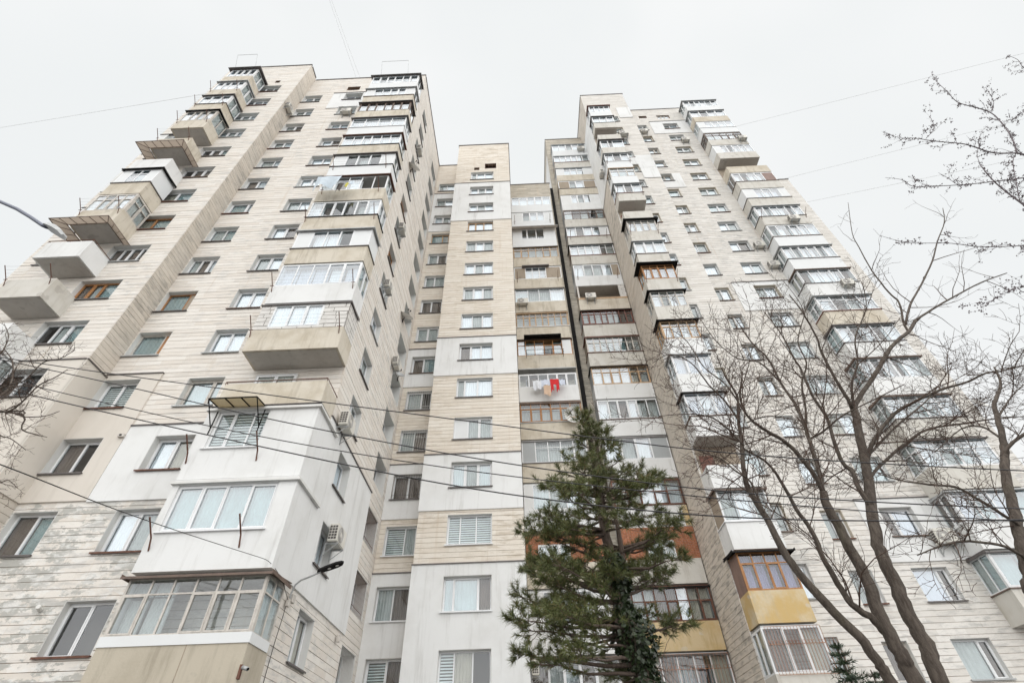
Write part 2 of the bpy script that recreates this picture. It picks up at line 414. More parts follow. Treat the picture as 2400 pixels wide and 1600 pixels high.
COURSE = 2.8 / 12
class Building:
    def __init__(s, root): s.root = root; s.strips = []; s.zoff = 0
    def wall(s, fr, u0, u1, z0, z1, holes, clad, ins=(), thick=0.28, course=COURSE, skip=(), name='wall'):
        holes = list(holes)
        mb = MB()
        for r in free_rects(u0, u1, z0, z1, holes): fr.box(mb, r[0] + (.022 if r[0] == u0 else 0), r[1] - (.022 if r[1] == u1 else 0), 0.02, thick, r[2], r[3])
        build(name, mb, M['joint'], s.root)
        blocked = holes + [(i[0], i[1], i[2], i[3]) for i in ins] + list(skip)
        rnd = random.Random(int(u0 * 100) + int(z1))
        k = int(math.floor(z0 / course))
        while k * course < z1:
            a = max(k * course + 0.008, z0); b = min((k + 1) * course - 0.008, z1)
            if b - a > 0.03:
                for r in free_rects(u0, u1, a, b, blocked):
                    # long courses break into stones of a few metres, hair joints between them
                    u = r[0]
                    while u < r[1] - 1e-4:
                        v = min(r[1], u + rnd.uniform(1.6, 3.6))
                        if r[1] - v < 0.5: v = r[1]
                        s.strips.append((fr, u + (0.002 if u > r[0] else 0), v - (0.002 if v < r[1] else 0), rnd.uniform(-0.006, 0.004), 0.021, r[2], r[3], clad))
                        u = v
            k += 1
        for i in ins:
            mb = MB()
            hs = [h for h in holes]
            for r in free_rects(i[0], i[1], i[2], i[3], hs): fr.box(mb, r[0], r[1], -0.06, 0.022, r[2], r[3])
            if mb.v: build('insulation_panel', mb, M[i[4]], s.root)
            if len(i) > 5 and i[5]:
                mb = MB(); fr.box(mb, i[0] - 0.02, i[1] + 0.02, -0.105, 0.03, i[3] + 0.001, i[3] + 0.045)
                build('flashing', mb, M['metal_dark'], s.root)
    def finish(s, limit=290):
        """the courses that show largest become objects of their own, the rest one mesh per stone"""
        st = sorted(s.strips, key=lambda t: t[5] + (0 if t[0].k == 'f' else 1.5) if t[5] > 2.2 else 900 + t[5])
        for t in st[:limit]:
            mb = MB(); t[0].box(mb, t[1], t[2], t[3], t[4], t[5], t[6])
            build('cladding_stone', mb, M[t[7]], s.root)
        rest = {}
        for t in st[limit:]:
            rest.setdefault(t[7], MB()); t[0].box(rest[t[7]], t[1], t[2], t[3], t[4], t[5], t[6])
        for k, mb in rest.items():
            build('upper_cladding', mb, M[k], s.root, kind='stuff')

def parse(layout):
    """'g*2,c,p' -> [(weight, type)]"""
    out = []
    for t in layout.split(','):
        t = t.strip()
        if '*' in t: a, b = t.split('*'); out.append((float(b), a))
        else: out.append((1.0, t))
    return out

BACK = {'g': ('glass_sky', 'cur_white'), 'c': ('glass', 'cur_grey'), 'e': ('glass', 'cur_beige'), 'k': ('glass', 'cur_brown'),
        'd': ('glass', None), 'b': ('glass', 'BLIND'), 't': ('glass_sky', 'cur_teal'), 'v': ('glass', 'cur_violet'), 's': ('glass_sky', 'cur_pale')}

def glaze(parent, fr, u0, u1, z0, z1, w, layout, fcol='pvc', transom=0, panel='panel_white', border=0.06, name='window_frame', back=0.1, sash=True, rnd=random, as_part=None):
    """a framed run of panes between u0 and u1; returns the frame object"""
    lay = parse(layout); tot = sum(a for a, _ in lay)
    fb = MB(); d0, d1 = w, w + 0.06
    fr.box(fb, u0, u1, d0, d1, z0, z0 + border); fr.box(fb, u0, u1, d0, d1, z1 - border, z1)
    fr.box(fb, u0, u0 + border, d0, d1, z0 + border, z1 - border); fr.box(fb, u1 - border, u1, d0, d1, z0 + border, z1 - border)
    iu0, iu1 = u0 + border, u1 - border
    u = iu0; cells = []
    for i, (a, t) in enumerate(lay):
        e = iu0 + (iu1 - iu0) * sum(x for x, _ in lay[:i + 1]) / tot
        m = border * 0.42
        c0 = u if i == 0 else u + m; c1 = e if i == len(lay) - 1 else e - m
        if i < len(lay) - 1: fr.box(fb, e - m, e + m, d0 + 0.002, d1 - 0.002, z0 + border, z1 - border)
        cells.append((c0, c1, t)); u = e
    panes = []
    for c0, c1, t in cells:
        a, b = z0 + border, z1 - border
        if t in ('p', 'q', 'w', 'n', 'o'):
            panes.append((c0, c1, a, b, t)); continue
        if transom:
            zt = b - (b - a) * transom
            fr.box(fb, c0, c1, d0 + 0.003, d1 - 0.003, zt - border * 0.35, zt + border * 0.35)
            panes.append((c0, c1, zt + border * 0.35, b, t)); b = zt - border * 0.35
        if sash and rnd.random() < 0.55 and (c1 - c0) > 0.3:
            sb = border * 0.6
            fr.box(fb, c0, c1, d0 - 0.012, d1 - 0.012, a, a + sb); fr.box(fb, c0, c1, d0 - 0.012, d1 - 0.012, b - sb, b)
            fr.box(fb, c0, c0 + sb, d0 - 0.012, d1 - 0.012, a + sb, b - sb); fr.box(fb, c1 - sb, c1, d0 - 0.012, d1 - 0.012, a + sb, b - sb)
            panes.append((c0 + sb, c1 - sb, a + sb, b - sb, t))
        else:
            panes.append((c0, c1, a, b, t))
    f = build(name, fb, M[fcol], parent)
    host = f if as_part else parent
    for c0, c1, a, b, t in panes:
        if t == 'o': continue
        if t in ('p', 'q', 'w', 'n'):
            mat = {'p': panel, 'q': 'corr_brown', 'w': 'wood', 'n': 'panel_tan'}[t]
            fr.inst('infill_panel', unit(mat), host, c0, c1, d0 + 0.01, d0 + 0.05, a, b); continue
        gm, bk = BACK[t]
        fr.inst('pane', unit(gm), host, c0, c1, d0 + 0.026, d0 + 0.036, a, b)
        if bk == 'BLIND':
            fr.inst('blind', blind_mesh(), host, c0, c1, d0 + 0.075, d0 + 0.14, a, b)
        elif bk:
            top = b
            bot = a
            fr.inst('curtain', curtain_mesh(bk), host, c0, c1, d0 + back * 0.75, d0 + back * 0.75 + 0.05, bot, top)
    return f

def window(B, fr, u0, u1, z0, z1, layout, fcol='pvc', depth=0.17, front=0.0, rev='reveal', sill='metal_dark', transom=0, rnd=random, border=0.065):
    f = glaze(B.root, fr, u0 + 0.02, u1 - 0.02, z0 + 0.02, z1 - 0.02, depth, layout, fcol, transom, rnd=rnd, name='window', as_part=True, border=border)
    mb = MB()
    a = front + 0.004; b = depth + 0.07
    fr.box(mb, u0 + .001, u0 + 0.02, a, b, z0 + .001, z1 - .001); fr.box(mb, u1 - 0.02, u1 - .001, a, b, z0 + .001, z1 - .001)
    fr.box(mb, u0 + 0.02, u1 - 0.02, a, b, z1 - 0.02, z1 - .001); fr.box(mb, u0 + 0.02, u1 - 0.02, a, b, z0 + .001, z0 + 0.02)
    build('window_reveal', mb, M[rev], f)
    if sill:
        mb = MB(); fr.box(mb, u0 - 0.06, u1 + 0.03, front - 0.07, depth - 0.015, z0 + 0.021, z0 + 0.045)
        fr.box(mb, u0 - 0.06, u1 + 0.03, front - 0.075, front - 0.0701, z0 - 0.012, z0 + 0.045)
        build('window_sill', mb, M[sill], f)
    return f

def bars(parent, fr, u0, u1, z0, z1, w, mat, n, style=0):
    mb = MB()
    for i in range(n + 1):
        u = u0 + (u1 - u0) * i / n
        if style == 2:      # pot-bellied grille
            mb.tube([fr.pt(u, w, z1), fr.pt(u, w, z0 + (z1 - z0) * .45), fr.pt(u, w - .12, z0 + (z1 - z0) * .22), fr.pt(u, w - .14, z0 + (z1 - z0) * .1), fr.pt(u, w, z0)], 0.008, 4)
        else:
            mb.tube([fr.pt(u, w, z0), fr.pt(u, w, z1)], 0.008, 4)
    for z in ((z0, z1, z0 + (z1 - z0) * .62) if style else (z0, z1, z0 + (z1 - z0) * .15)):
        mb.tube([fr.pt(u0, w, z), fr.pt(u1, w, z)], 0.009, 4)
    if style:
        for i in range(n):
            if i % 5 == 4: continue
            u = u0 + (u1 - u0) * (i + .5) / n; r = (u1 - u0) / n * .46; zc = z0 + (z1 - z0) * .66
            mb.tube([fr.pt(u + r * math.cos(t * math.pi / 5), w - .004, zc + r * math.sin(t * math.pi / 5)) for t in range(11)], 0.006, 4)
    build('window_grille', mb, M[mat], parent)

def masonry(parent, fr, u0, u1, z0, z1, w, bw, bh, mat, mort, holes=(), single=False, gap=0.012, name='brick', irregular=0.0):
    mb = MB()
    for r in free_rects(u0, u1, z0, z1, holes): fr.box(mb, r[0], r[1], w + 0.012, w + 0.10, r[2], r[3])
    build('mortar_bed', mb, M[mort], parent)
    rnd = random.Random(7); row = 0; z = z0; acc = MB()
    while z < z1 - 0.02:
        h = min(bh * (1 + rnd.uniform(-irregular, irregular)), z1 - z)
        u = u0 - (bw / 2 if row % 2 else 0) - rnd.uniform(0, irregular) * bw
        while u < u1:
            ln = bw * (1 + rnd.uniform(-irregular, irregular))
            a, b = max(u + gap / 2, u0), min(u + ln - gap / 2, u1)
            if b - a > 0.03:
                for r in free_rects(a, b, z + gap / 2, z + h - gap / 2, holes):
                    t = rnd.uniform(-.006, .004)
                    if single:
                        m1 = MB(); fr.box(m1, r[0], r[1], w + t, w + .02, r[2], r[3]); build(name, m1, M[mat], parent)
                    else:
                        fr.box(acc, r[0], r[1], w + t, w + .02, r[2], r[3])
            u += ln
        z += h; row += 1
    if not single and acc.v: build(name + '_courses', acc, M[mat], parent, kind='stuff')

def balcony(B, fr, u0, u1, dep, zf, par='conc_beige', gl=None, fcol='pvc', tr=0, side='c,c', panel='panel_white', canopy=None, ledge=None, br=0,
            ph=1.0, top=2.5, slab='soffit', vis='r', over=0.12, rnd=random, blocks=None, rail=None, back=0.35, door=True, sidepanel=None, bottom=-.17):
    """slab and parapet, glazing above it, roof sheet, ledge, clothes brackets"""
    D = fr.p
    mb = MB(); fr.box(mb, u0 + .03, u1 - .03, -dep + .03, 0.0, zf - .16, zf)
    # thin wear: screed lip under the slab edge
    fr.box(mb, u0 + .10, u1 - .10, -dep + .10, -.02, zf - .185, zf - .1601)
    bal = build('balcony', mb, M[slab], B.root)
    t = 0.09; pb = MB()
    fr.box(pb, u0, u1, -dep, -dep + t, zf + bottom, zf + ph)
    if vis != 'n' or True:
        fr.box(pb, u0, u0 + t, -dep + t, 0.0, zf + bottom, zf + ph); fr.box(pb, u1 - t, u1, -dep + t, 0.0, zf + bottom, zf + ph)
    build('parapet', pb, M[par], bal)
    if ledge:
        lb = MB(); e = .05
        fr.box(lb, u0 - e, u1 + e, -dep - e, -dep + t, zf + ph + .002, zf + ph + .05)
        fr.box(lb, u0 - e, u0 + t, -dep + t, 0, zf + ph + .002, zf + ph + .05); fr.box(lb, u1 - t, u1 + e, -dep + t, 0, zf + ph + .002, zf + ph + .05)
        build('ledge', lb, M[ledge], bal)
    z0 = zf + ph + (.052 if ledge else .003); z1 = zf + top
    if gl:
        if blocks:
            b0, b1 = blocks
            holes = [(b0, b1, z0 + .12, z1 - .05)]
            fb = fr
            masonry(bal, fb, u0, u1, z0, z1, -dep, .62, .25, 'block', 'block_mortar', holes, single=True, gap=.035, name='masonry_block', irregular=.25)
            sf = Fr(vis, u1 if vis == 'r' else u0)
            masonry(bal, sf, D - dep + .1, D, z0, z1, 0, .62, .25, 'block', 'block_mortar', (), single=True, gap=.035, name='masonry_block', irregular=.25)
            glaze(bal, fr, b0, b1, z0 + .12, z1 - .05, -dep + .01, gl, fcol, tr, panel, name='glazing_frame', rnd=rnd)
        else:
            glaze(bal, fr, u0 + .01, u1 - .01, z0, z1, -dep + .01, gl, fcol, tr, panel, name='glazing_frame', rnd=rnd, back=back)
            for sd in ('l', 'r'):
                sf = Fr(sd, (u0 + .01) if sd == 'l' else (u1 - .01))
                if sidepanel:
                    mb = MB(); sf.box(mb, D - dep + .075, D - .003, 0.0, .05, z0, z1); build('side_panel', mb, M[sidepanel], bal)
                else:
                    glaze(bal, sf, D - dep + .075, D - .003, z0, z1, 0.0, side if sd == vis else 'p', fcol, tr, panel, name='side_frame', rnd=rnd)
        if rnd.random() < .999:
            cb = MB(); fr.box(cb, u0 + .02, u1 - .02, -dep + .02, 0.0, z1 + .001, min(zf + 2.62, z1 + .06)); build('glazing_head', cb, M['metal_grey' if fcol == 'pvc' else fcol], bal)
    if canopy:
        cb = MB(); zc = zf + 2.58
        pts = [(u0 - over, -dep - over, zc - .10), (u1 + over, -dep - over, zc - .10), (u1 + over, 0, zc + .03), (u0 - over, 0, zc + .03)]
        q = [fr.pt(*p) for p in pts]
        for k in (0, .022):
            pp = [(x, y, z + k) for x, y, z in q]
            cb.poly(pp if k else list(reversed(pp)))
        for i in range(4):
            a, b = q[i], q[(i + 1) % 4]
            cb.poly([a, b, (b[0], b[1], b[2] + .022), (a[0], a[1], a[2] + .022)])
        # drip edge
        fr.box(cb, u0 - over, u1 + over, -dep - over - .004, -dep - over + .012, zc - .145, zc - .10)
        for (ue, s) in ((u0 - over, 1), (u1 + over, -1)):
            x0, x1 = (ue - .004, ue + .012) if s > 0 else (ue - .012, ue + .004)
            fr.box(cb, x0, x1, -dep - over + .0121, -.01, zc - .12, zc - .02)
        build('canopy', cb, M[canopy], bal)
    if br:
        zt = zf + ph - .1; w0 = -dep
        us = (u0 + .25, u1 - .35) if br == 1 else (u0 + .05, u1 - .12)
        for u in us:
            bb = MB()
            bb.tube([fr.pt(u, w0 + .01, zt - .30), fr.pt(u, w0 - .12, zt + .02), fr.pt(u + .02, w0 - .55, zt + .42)], .019, 5)
            fr.box(bb, u - .09, u + .09, w0 - .13, w0 - .11, zt - .01, zt + .012)
            build('clothes_bracket', bb, M['rust'], bal)
        for k in range(4):
            bb = MB(); w = -dep - .18 - .11 * k; z = zt + .10 + .10 * k
            n = 6; a, b = us
            bb.tube([fr.pt(a + (b - a) * i / n, w, z - .05 * (1 - (2 * i / n - 1) ** 2)) for i in range(n + 1)], .0035, 3, cap=False)
            build('clothes_line', bb, M['metal_grey'], bal)
    if rail:
        rb = MB()
        rb.tube([fr.pt(u0, 0, zf + ph + .1), fr.pt(u0, -dep, zf + ph + .1), fr.pt(u1, -dep, zf + ph + .1), fr.pt(u1, 0, zf + ph + .1)], .022, 5)
        for u in (u0, (u0 + u1) / 2, u1): rb.tube([fr.pt(u, -dep, zf + ph - .02), fr.pt(u, -dep, zf + ph + .1)], .014, 4)
        build('hand_rail', rb, M[rail], bal)
    return bal

def awning(parent, fr, u0, u1, w, z, out, drop, mat, fmat, n=3):
    """small framed sheet awning on struts"""
    mb = MB(); k = 14
    for i in range(k):
        a, b = u0 + (u1 - u0) * i / k, u0 + (u1 - u0) * (i + 1) / k
        e = .012 if i % 2 else 0; e2 = 0 if i % 2 else .012
        p = [fr.pt(a, w, z + e), fr.pt(b, w, z + e2), fr.pt(b, w - out, z - drop + e2), fr.pt(a, w - out, z - drop + e)]
        mb.poly(p); mb.poly([(x, y, zz - .006) for x, y, zz in reversed(p)])
    o = build('awning', mb, M[mat], parent)
    f = MB()
    for i in range(n + 1):
        u = u0 + (u1 - u0) * i / n
        f.tube([fr.pt(u, w, z - .03), fr.pt(u, w - out, z - drop - .03)], .022, 4)
    for ww, zz in ((w, z - .03), (w - out, z - drop - .03)): f.tube([fr.pt(u0, ww, zz), fr.pt(u1, ww, zz)], .025, 4)
    for u in (u0, u1):
        f.tube([fr.pt(u, w - out, z - drop - .03), fr.pt(u, w, z - drop - .75)], .02, 4)
        f.tube([fr.pt(u, w, z), fr.pt(u, w, z - drop - 1.0)], .02, 4)
    build('awning_frame', f, M[fmat], parent)
    return o

# ================================================================== the place
def FZ(n): return 1.26 + 2.8 * n          # floor level of a storey
def SZ(n): return 2.16 + 2.8 * n          # window sill level

# ground
mb = MB(); mb.poly([(-700, -700, 0), (700, -700, 0), (700, 900, 0), (-700, 900, 0)])
build('ground', mb, M['ground'], kind='structure')

def solid(B, name, x0, x1, y0, y1, z0, z1, mat):
    mb = MB(); mb.box(x0, x1, y0, y1, z0, z1); return build(name, mb, M[mat], B.root)

def edge(B, pts, z, mat='metal_dark'):
    """thin dark flashing along a roof edge"""
    for (a, b) in zip(pts, pts[1:]):
        mb = MB(); x0, x1 = sorted((a[0], b[0])); y0, y1 = sorted((a[1], b[1]))
        mb.box(x0 - .06, x1 + .06, y0 - .06, y1 + .06, z + .001, z + .07); build('roof_edge', mb, M[mat], B.root)

W2 = ['g,g', 'c,g', 'g,c', 'c,c', 'g,g', 'e,g', 'g,t', 'c,t']
W3 = ['g,c,g', 'c,g,g', 'g,g,g', 'c,c,g', 'g,c,c']
SILLS = ['metal_dark', 'metal_brown', 'metal_dark', 'metal_grey', 'rust']

# ---------------------------------------------------------------- left wing
LB = Building(thing('apartment_wing', 'cream stone-clad apartment wing on the left, nearest the viewer, with stacked balconies along its edge', 'apartment building', (-12, 15, 0), 'joined apartment blocks'))
fA, fB, fBs, fAs = Fr('f', 14.0), Fr('f', 15.18), Fr('r', -7.1), Fr('r', -16.95)
ATOP, BTOP = 49.56, 49.3
rA, rB = random.Random(21), random.Random(22)
def SA(n): return 15.9 + 2.755 * (n - 5)
holesA, specA = [], []
AW = {4: 'k,d', 5: 'd,c,t*1.3', 6: 'k,c,t*1.6', 7: 'k,k,k,k', 8: 'e,t*1.4', 9: 'e,t*1.2', 10: 'd,k,k', 11: 'd,k,t'}
for n in range(0, 16):
    z = SA(n); holesA.append((-20.15, -18.15, z, z + 1.42)); specA.append((n, AW.get(n, rA.choice(W3)), 'wood' if n in (6, 8) else 'pvc'))
holesA2 = [(-23.35, -22.0, SA(n), SA(n) + 1.42) for n in range(0, 16)]
ventA = (-19.0, -18.6, 45.5, 46.0)
LB.wall(fA, -24.0, -16.95, 0, ATOP, holesA + holesA2 + [ventA], 'stone_left',
        ins=[(-23.98, -16.955, 9.55, 14.96, 'beige', 1), (-23.9, -21.9, 33.2, 36.0, 'white', 1), (-23.9, -21.9, 28.4, 30.9, 'white', 1), (-23.9, -21.9, 24.2, 26.6, 'white', 1)])
for (n, lay, fc), h in zip(specA, holesA):
    window(LB, fA, *h, lay, fc, depth=.22, sill=rA.choice(SILLS), rnd=rA, front=-.06 if 9.5 < h[2] < 14 else 0)
for i, h in enumerate(holesA2): window(LB, fA, *h, rA.choice(W2), 'pvc', depth=.22, rnd=rA, front=-.06 if 9.5 < h[2] < 14 else 0)
LB.wall(fAs, 14.021, 15.18, 0, ATOP, [], 'stone_dirty', ins=[(13.94, 15.12, 9.55, 14.96, 'beige', 1)])

B1W = {15: 'g,c', 14: 'c,g', 13: 'c,k', 12: 'c,g', 11: 'c*1.5,g', 10: 'k,g', 9: 't*2.4,g', 8: 'c,t', 7: 'c,k*1.2,g', 6: 't*2.6,n', 5: 't*2.4,w*.7', 4: 'b,b', 3: 'k,d', 2: 'k,t', 1: 'd,k'}
B2W = {15: 's,c', 14: 'c,g', 13: 'g,g', 12: 'g,k', 11: 'g,g', 10: 'g,g', 9: 'c,g', 8: 'g,k', 7: 'c,g', 6: 'g,g', 5: 'g,g', 4: 't*2.3,t', 3: 'g,e', 2: 'g,c', 1: 'd,d'}
hB1 = [(-16.9, -15.37, SZ(n), SZ(n) + 1.49) for n in range(0, 16)]
hB2 = [(-13.44, -11.92, SZ(n), SZ(n) + 1.47) for n in range(0, 16)]
ventB = (-13.6, -12.5, 46.5, 47.3)
insB = [(-16.93, -14.62, 9.55, 15.1, 'beige', 1), (-14.6, -10.85, 9.5, 12.5, 'white', 1), (-14.45, -10.88, 42.65, 45.75, 'white', 1)]
LB.wall(fB, -16.95, -7.1, 0, BTOP, hB1 + hB2 + [ventB], 'stone_left', ins=insB)
for n, h in enumerate(hB1):
    window(LB, fB, *h, B1W.get(n, 'c,g'), 'wood' if n in (6,) else 'frame_old' if n == 5 else 'pvc', depth=.22, sill=rB.choice(SILLS), rnd=rB, front=-.06 if n in (3, 4) else 0)
for n, h in enumerate(hB2):
    window(LB, fB, *h, B2W.get(n, 'c,g'), 'frame_old' if n == 4 else 'pvc', depth=.22, sill=rB.choice(SILLS), rnd=rB, front=-.06 if n in (3, 15) else 0)
hS1 = [(16.65, 18.1, SZ(n), SZ(n) + 1.49) for n in range(0, 16)]
hS2 = [(21.3, 23.25, SZ(n) - .05, SZ(n) + 1.5) for n in range(0, 16)]
LB.wall(fBs, 15.201, 23.7, 0, BTOP, hS1 + hS2, 'stone_left', thick=.62, ins=[(15.12, 21.25, 6.75, 12.58, 'white', 1)])
for n, h in enumerate(hS1):
    window(LB, fBs, *h, 'c,e' if n == 1 else rB.choice(W2), 'wood' if n in (8, 10) else 'pvc', depth=.24, sill=rB.choice(SILLS), rnd=rB, front=-.06 if n in (2, 3) else 0)
for n, h in enumerate(hS2):
    f = window(LB, fBs, *h, 'd,k' if n < 5 else rB.choice(['c,k', 'd,c', 'g,c']), 'pvc', depth=.5, sill=None, rnd=rB)
    if n in (1, 2, 3): bars(f, fBs, h[0] + .03, h[1] - .03, h[2] + .03, h[3] - .03, .06, 'bar_white' if n == 1 else 'rust', 12)
# body behind the walls
solid(LB, 'interior_wall', -23.5, -17.6, 15.0, 31.5, 0.1, 49.0, 'inside')
solid(LB, 'interior_wall', -17.599, -8.1, 16.2, 31.5, 0.1, 49.0, 'inside')
mb = MB(); mb.box(-23.98, -16.98, 14.05, 32, ATOP - .25, ATOP); mb.box(-16.979, -7.13, 15.23, 32, BTOP - .25, BTOP - .002)
build('roof', mb, M['metal_dark'], LB.root)
mb = MB(); mb.box(-24.0, -23.75, 14.3, 32, 0, ATOP - .26); mb.box(-23.75, -7.1, 31.75, 32, 0, 49.0); mb.box(-7.35, -7.1, 23.71, 31.75, 0, 49.0)
build('end_wall', mb, M['stone_left'], LB.root)
edge(LB, [(-24, 14), (-16.95, 14)], ATOP); edge(LB, [(-16.95, 14.2), (-16.95, 15.0)], ATOP - .001); edge(LB, [(-16.8, 15.18), (-7.1, 15.18)], BTOP); edge(LB, [(-7.1, 15.35), (-7.1, 31)], BTOP - .001)

# balconies at the corner of the left wing
BB = [
 (15, dict(par='panel_white', gl='g,c,g,g,g,g', canopy='metal_dark', over=.17)),
 (14, dict(par='conc_beige', gl='p,g,g,g,g,p', canopy='metal_grey', ledge='metal_brown')),
 (13, dict(par='conc_beige', gl='g,g,g,g,g,g', fcol='metal_brown', canopy='metal_dark')),
 (12, dict(par='panel_white', gl='g,g,g,g', tr=.3, canopy='metal_dark', ledge='pvc')),
 (11, dict(par='conc_beige', gl='g,g,g,g,g,g', canopy='rust', ledge='metal_black')),
 (10, dict(par='panel_white', gl='p,d,c,d,p', canopy='metal_dark', ledge='metal_black', br=1)),
 (9, dict(par='conc_beige', gl='c,k,g,o,o', canopy='rust', br=1)),
 (8, dict(par='conc_beige', gl='g,k,d,d,c,g', ledge='metal_black', br=2)),
 (7, dict(par='conc_beige', gl='p*1.1,g,g,d,p*1.2', canopy='metal_grey', ledge='metal_dark', sidepanel='panel_white')),
 (6, dict(par='white', gl='s,s,s,g,s', tr=0, br=2, side='t,t')),
 (5, dict(par='conc_beige', gl='g,g,g', blocks=(-10.3, -8.15), canopy='metal_dark', br=2, over=.06)),
 (4, dict(par='conc_beige', gl=None, rail='rust', ph=.95)),
]
rb = random.Random(31)
for n, k in BB: balcony(LB, fB, -10.87, -7.07, 1.18, FZ(n), rnd=rb, **k)
# the balcony door seen over the open parapet
window(LB, Fr('f', 15.06), -10.6, -8.9, FZ(4) + .1, FZ(4) + 2.3, 'c,c', 'pvc', depth=.03, sill=None, rnd=rb)
# insulated rooms in place of balconies, third and second storey
fR = Fr('f', 13.98)
for n, (a, b), lay in ((3, (-10.55, -8.75), 'b,b*1.2,b*.8'), (2, (-10.75, -7.6), 't,t,t,t')):
    z0, z1 = FZ(n) - .15, FZ(n + 1) - .16
    hole = (a, b, FZ(n) + .98, FZ(n) + 2.45)
    mb = MB()
    for r in free_rects(-10.95, -7.03, z0, z1, [hole]): fR.box(mb, r[0], r[1], -.03, .12, r[2], r[3])
    mb.box(-10.95, -10.83, 14.1001, 15.11, z0, z1); mb.box(-7.15, -7.03, 14.1001, 15.13, z0, z1)
    mb.box(-10.82, -7.16, 14.11, 15.1, z0, z0 + .12)
    room = build('closed_balcony', mb, M['white'], LB.root)
    glaze(room, fR, hole[0], hole[1], hole[2], hole[3], .03, lay, 'pvc', rnd=rb, name='glazing_frame', back=.1)
    mb = MB(); fR.box(mb, hole[0] - .08, hole[1] + .05, -.10, .02, hole[2] - .045, hole[2] - .003); build('window_sill', mb, M['pvc'], room)
    mb = MB(); fR.box(mb, -11.0, -6.93, -.13, .10, z1 - .17, z1 - .08); fR.box(mb, -7.029, -6.93, .1001, 1.9, z1 - .17, z1 - .08)
    build('cornice', mb, M['reveal'], room)
    if n == 3:
        mb = MB(); fR.box(mb, -11.0, -6.98, -.10, .9, z1 + .002, z1 + .03); build('flashing', mb, M['metal_dark'], room)
        awning(room, fR, -10.62, -8.95, -.04, z1 - .02, .72, .10, 'poly_pale', 'metal_black', 3)
    for u in ((-10.9, -8.6) if n == 3 else (-10.75, -8.15)):
        bb = MB(); zt = FZ(n) + .75
        bb.tube([fR.pt(u, -.03, zt - .32), fR.pt(u, -.16, zt), fR.pt(u + .02, -.62, zt + .42)], .024, 5)
        build('clothes_bracket', bb, M['rust'], room)
# old glazed balcony, first storey
b1 = balcony(LB, fB, -10.9, -7.05, 1.22, FZ(1), par='conc_old', gl='c,c,d,d,d,d', fcol='frame_old', tr=.28, side='c,c', canopy='metal_brown', over=.16, rnd=rb, ledge=None, ph=1.05)
mb = MB(); fB.box(mb, -10.93, -7.02, -1.245, -1.221, FZ(1) + .84, FZ(1) + 1.08); mb.box(-7.049, -7.025, 13.961, 15.1, FZ(1) + .84, FZ(1) + 1.08)
build('ledge', mb, M['panel_white'], b1)
mb = MB(); zt = FZ(1) + .84
fB.box(mb, -8.62, -8.60, -1.226, -1.219, FZ(1) - .16, zt)
build('crack', mb, M['panel_tan'], b1)
balcony(LB, fB, -10.9, -7.05, 1.22, FZ(0), par='conc_beige', gl='c,c,c,c', fcol='frame_old', rnd=rb)

# balconies on the far left
AA = [
 (15, dict(par='conc_beige', gl='g,g,g,g', canopy='metal_dark', over=.22)),
 (14, dict(par='conc_beige', gl='g,g,g,g', canopy='metal_grey', br=2)),
 (13, dict(par='conc_beige', gl='g,g,g', canopy='metal_dark', ledge='metal_dark', br=2)),
 (12, dict(par='conc_beige', gl='g,g,c,g', fcol='frame_old', canopy='metal_black', br=2)),
 (11, dict(par='conc_beige', gl=None, br=2)),
 (10, dict(par='white', gl=None)),
 (9, dict(par='conc_beige', gl='p,t,g,p', tr=.35, canopy='metal_black', sidepanel='panel_white', ledge='metal_dark')),
 (8, dict(par='conc_beige', gl='g,c,g,g', fcol='frame_old', tr=.3, side='c,c', br=2)),
 (7, dict(par='white', gl=None, rail='rust')),
 (6, dict(par='conc_grey', gl=None, br=2)),
 (5, dict(par='white', gl=None)),
 (4, dict(par='beige', gl='c,c,c', fcol='pvc')),
]
for n, k in AA:
    bal = balcony(LB, fA, -21.75, -19.62, 1.22, SA(n) - .92, rnd=rb, **k)
    if n in (10, 7):
        # broad brown sheet roof on a metal frame above the open balcony
        z = SA(n) - .92 + 2.48
        mb = MB(); a, b, o = -22.15, -19.25, -1.75
        for (p, q) in (((a, o), (b, o)),):
            mb.poly([fA.pt(a, o, z - .18), fA.pt(a + .45, o + .5, z), fA.pt(b - .45, o + .5, z), fA.pt(b, o, z - .18)])
            mb.poly([fA.pt(a, o, z - .18), fA.pt(a, 0, z - .18), fA.pt(a + .45, 0, z), fA.pt(a + .45, o + .5, z)])
            mb.poly([fA.pt(b, o, z - .18), fA.pt(b - .45, o + .5, z), fA.pt(b - .45, 0, z), fA.pt(b, 0, z - .18)])
        build('sheet_roof', mb, M['poly_brown'], bal)
        fm = MB()
        for i in range(7):
            u = a + (b - a) * i / 6
            uu = min(max(u, a + .45), b - .45)
            fm.tube([fA.pt(u, o, z - .2), fA.pt(uu, o + .5, z - .03)], .016, 4)
        fm.tube([fA.pt(a, 0, z - .2), fA.pt(a, o, z - .2), fA.pt(b, o, z - .2), fA.pt(b, 0, z - .2)], .022, 4)
        fm.tube([fA.pt(a + .45, 0, z - .03), fA.pt(a + .45, o + .5, z - .03), fA.pt(b - .45, o + .5, z - .03), fA.pt(b - .45, 0, z - .03)], .02, 4)
        for i in range(1, 4):
            for e, s in ((a, 1), (b, -1)): fm.tube([fA.pt(e, o * i / 4, z - .2), fA.pt(e + s * .45, (o + .5) * i / 4, z - .03)], .014, 4)
        build('roof_frame', fm, M['metal_brown'], bal)
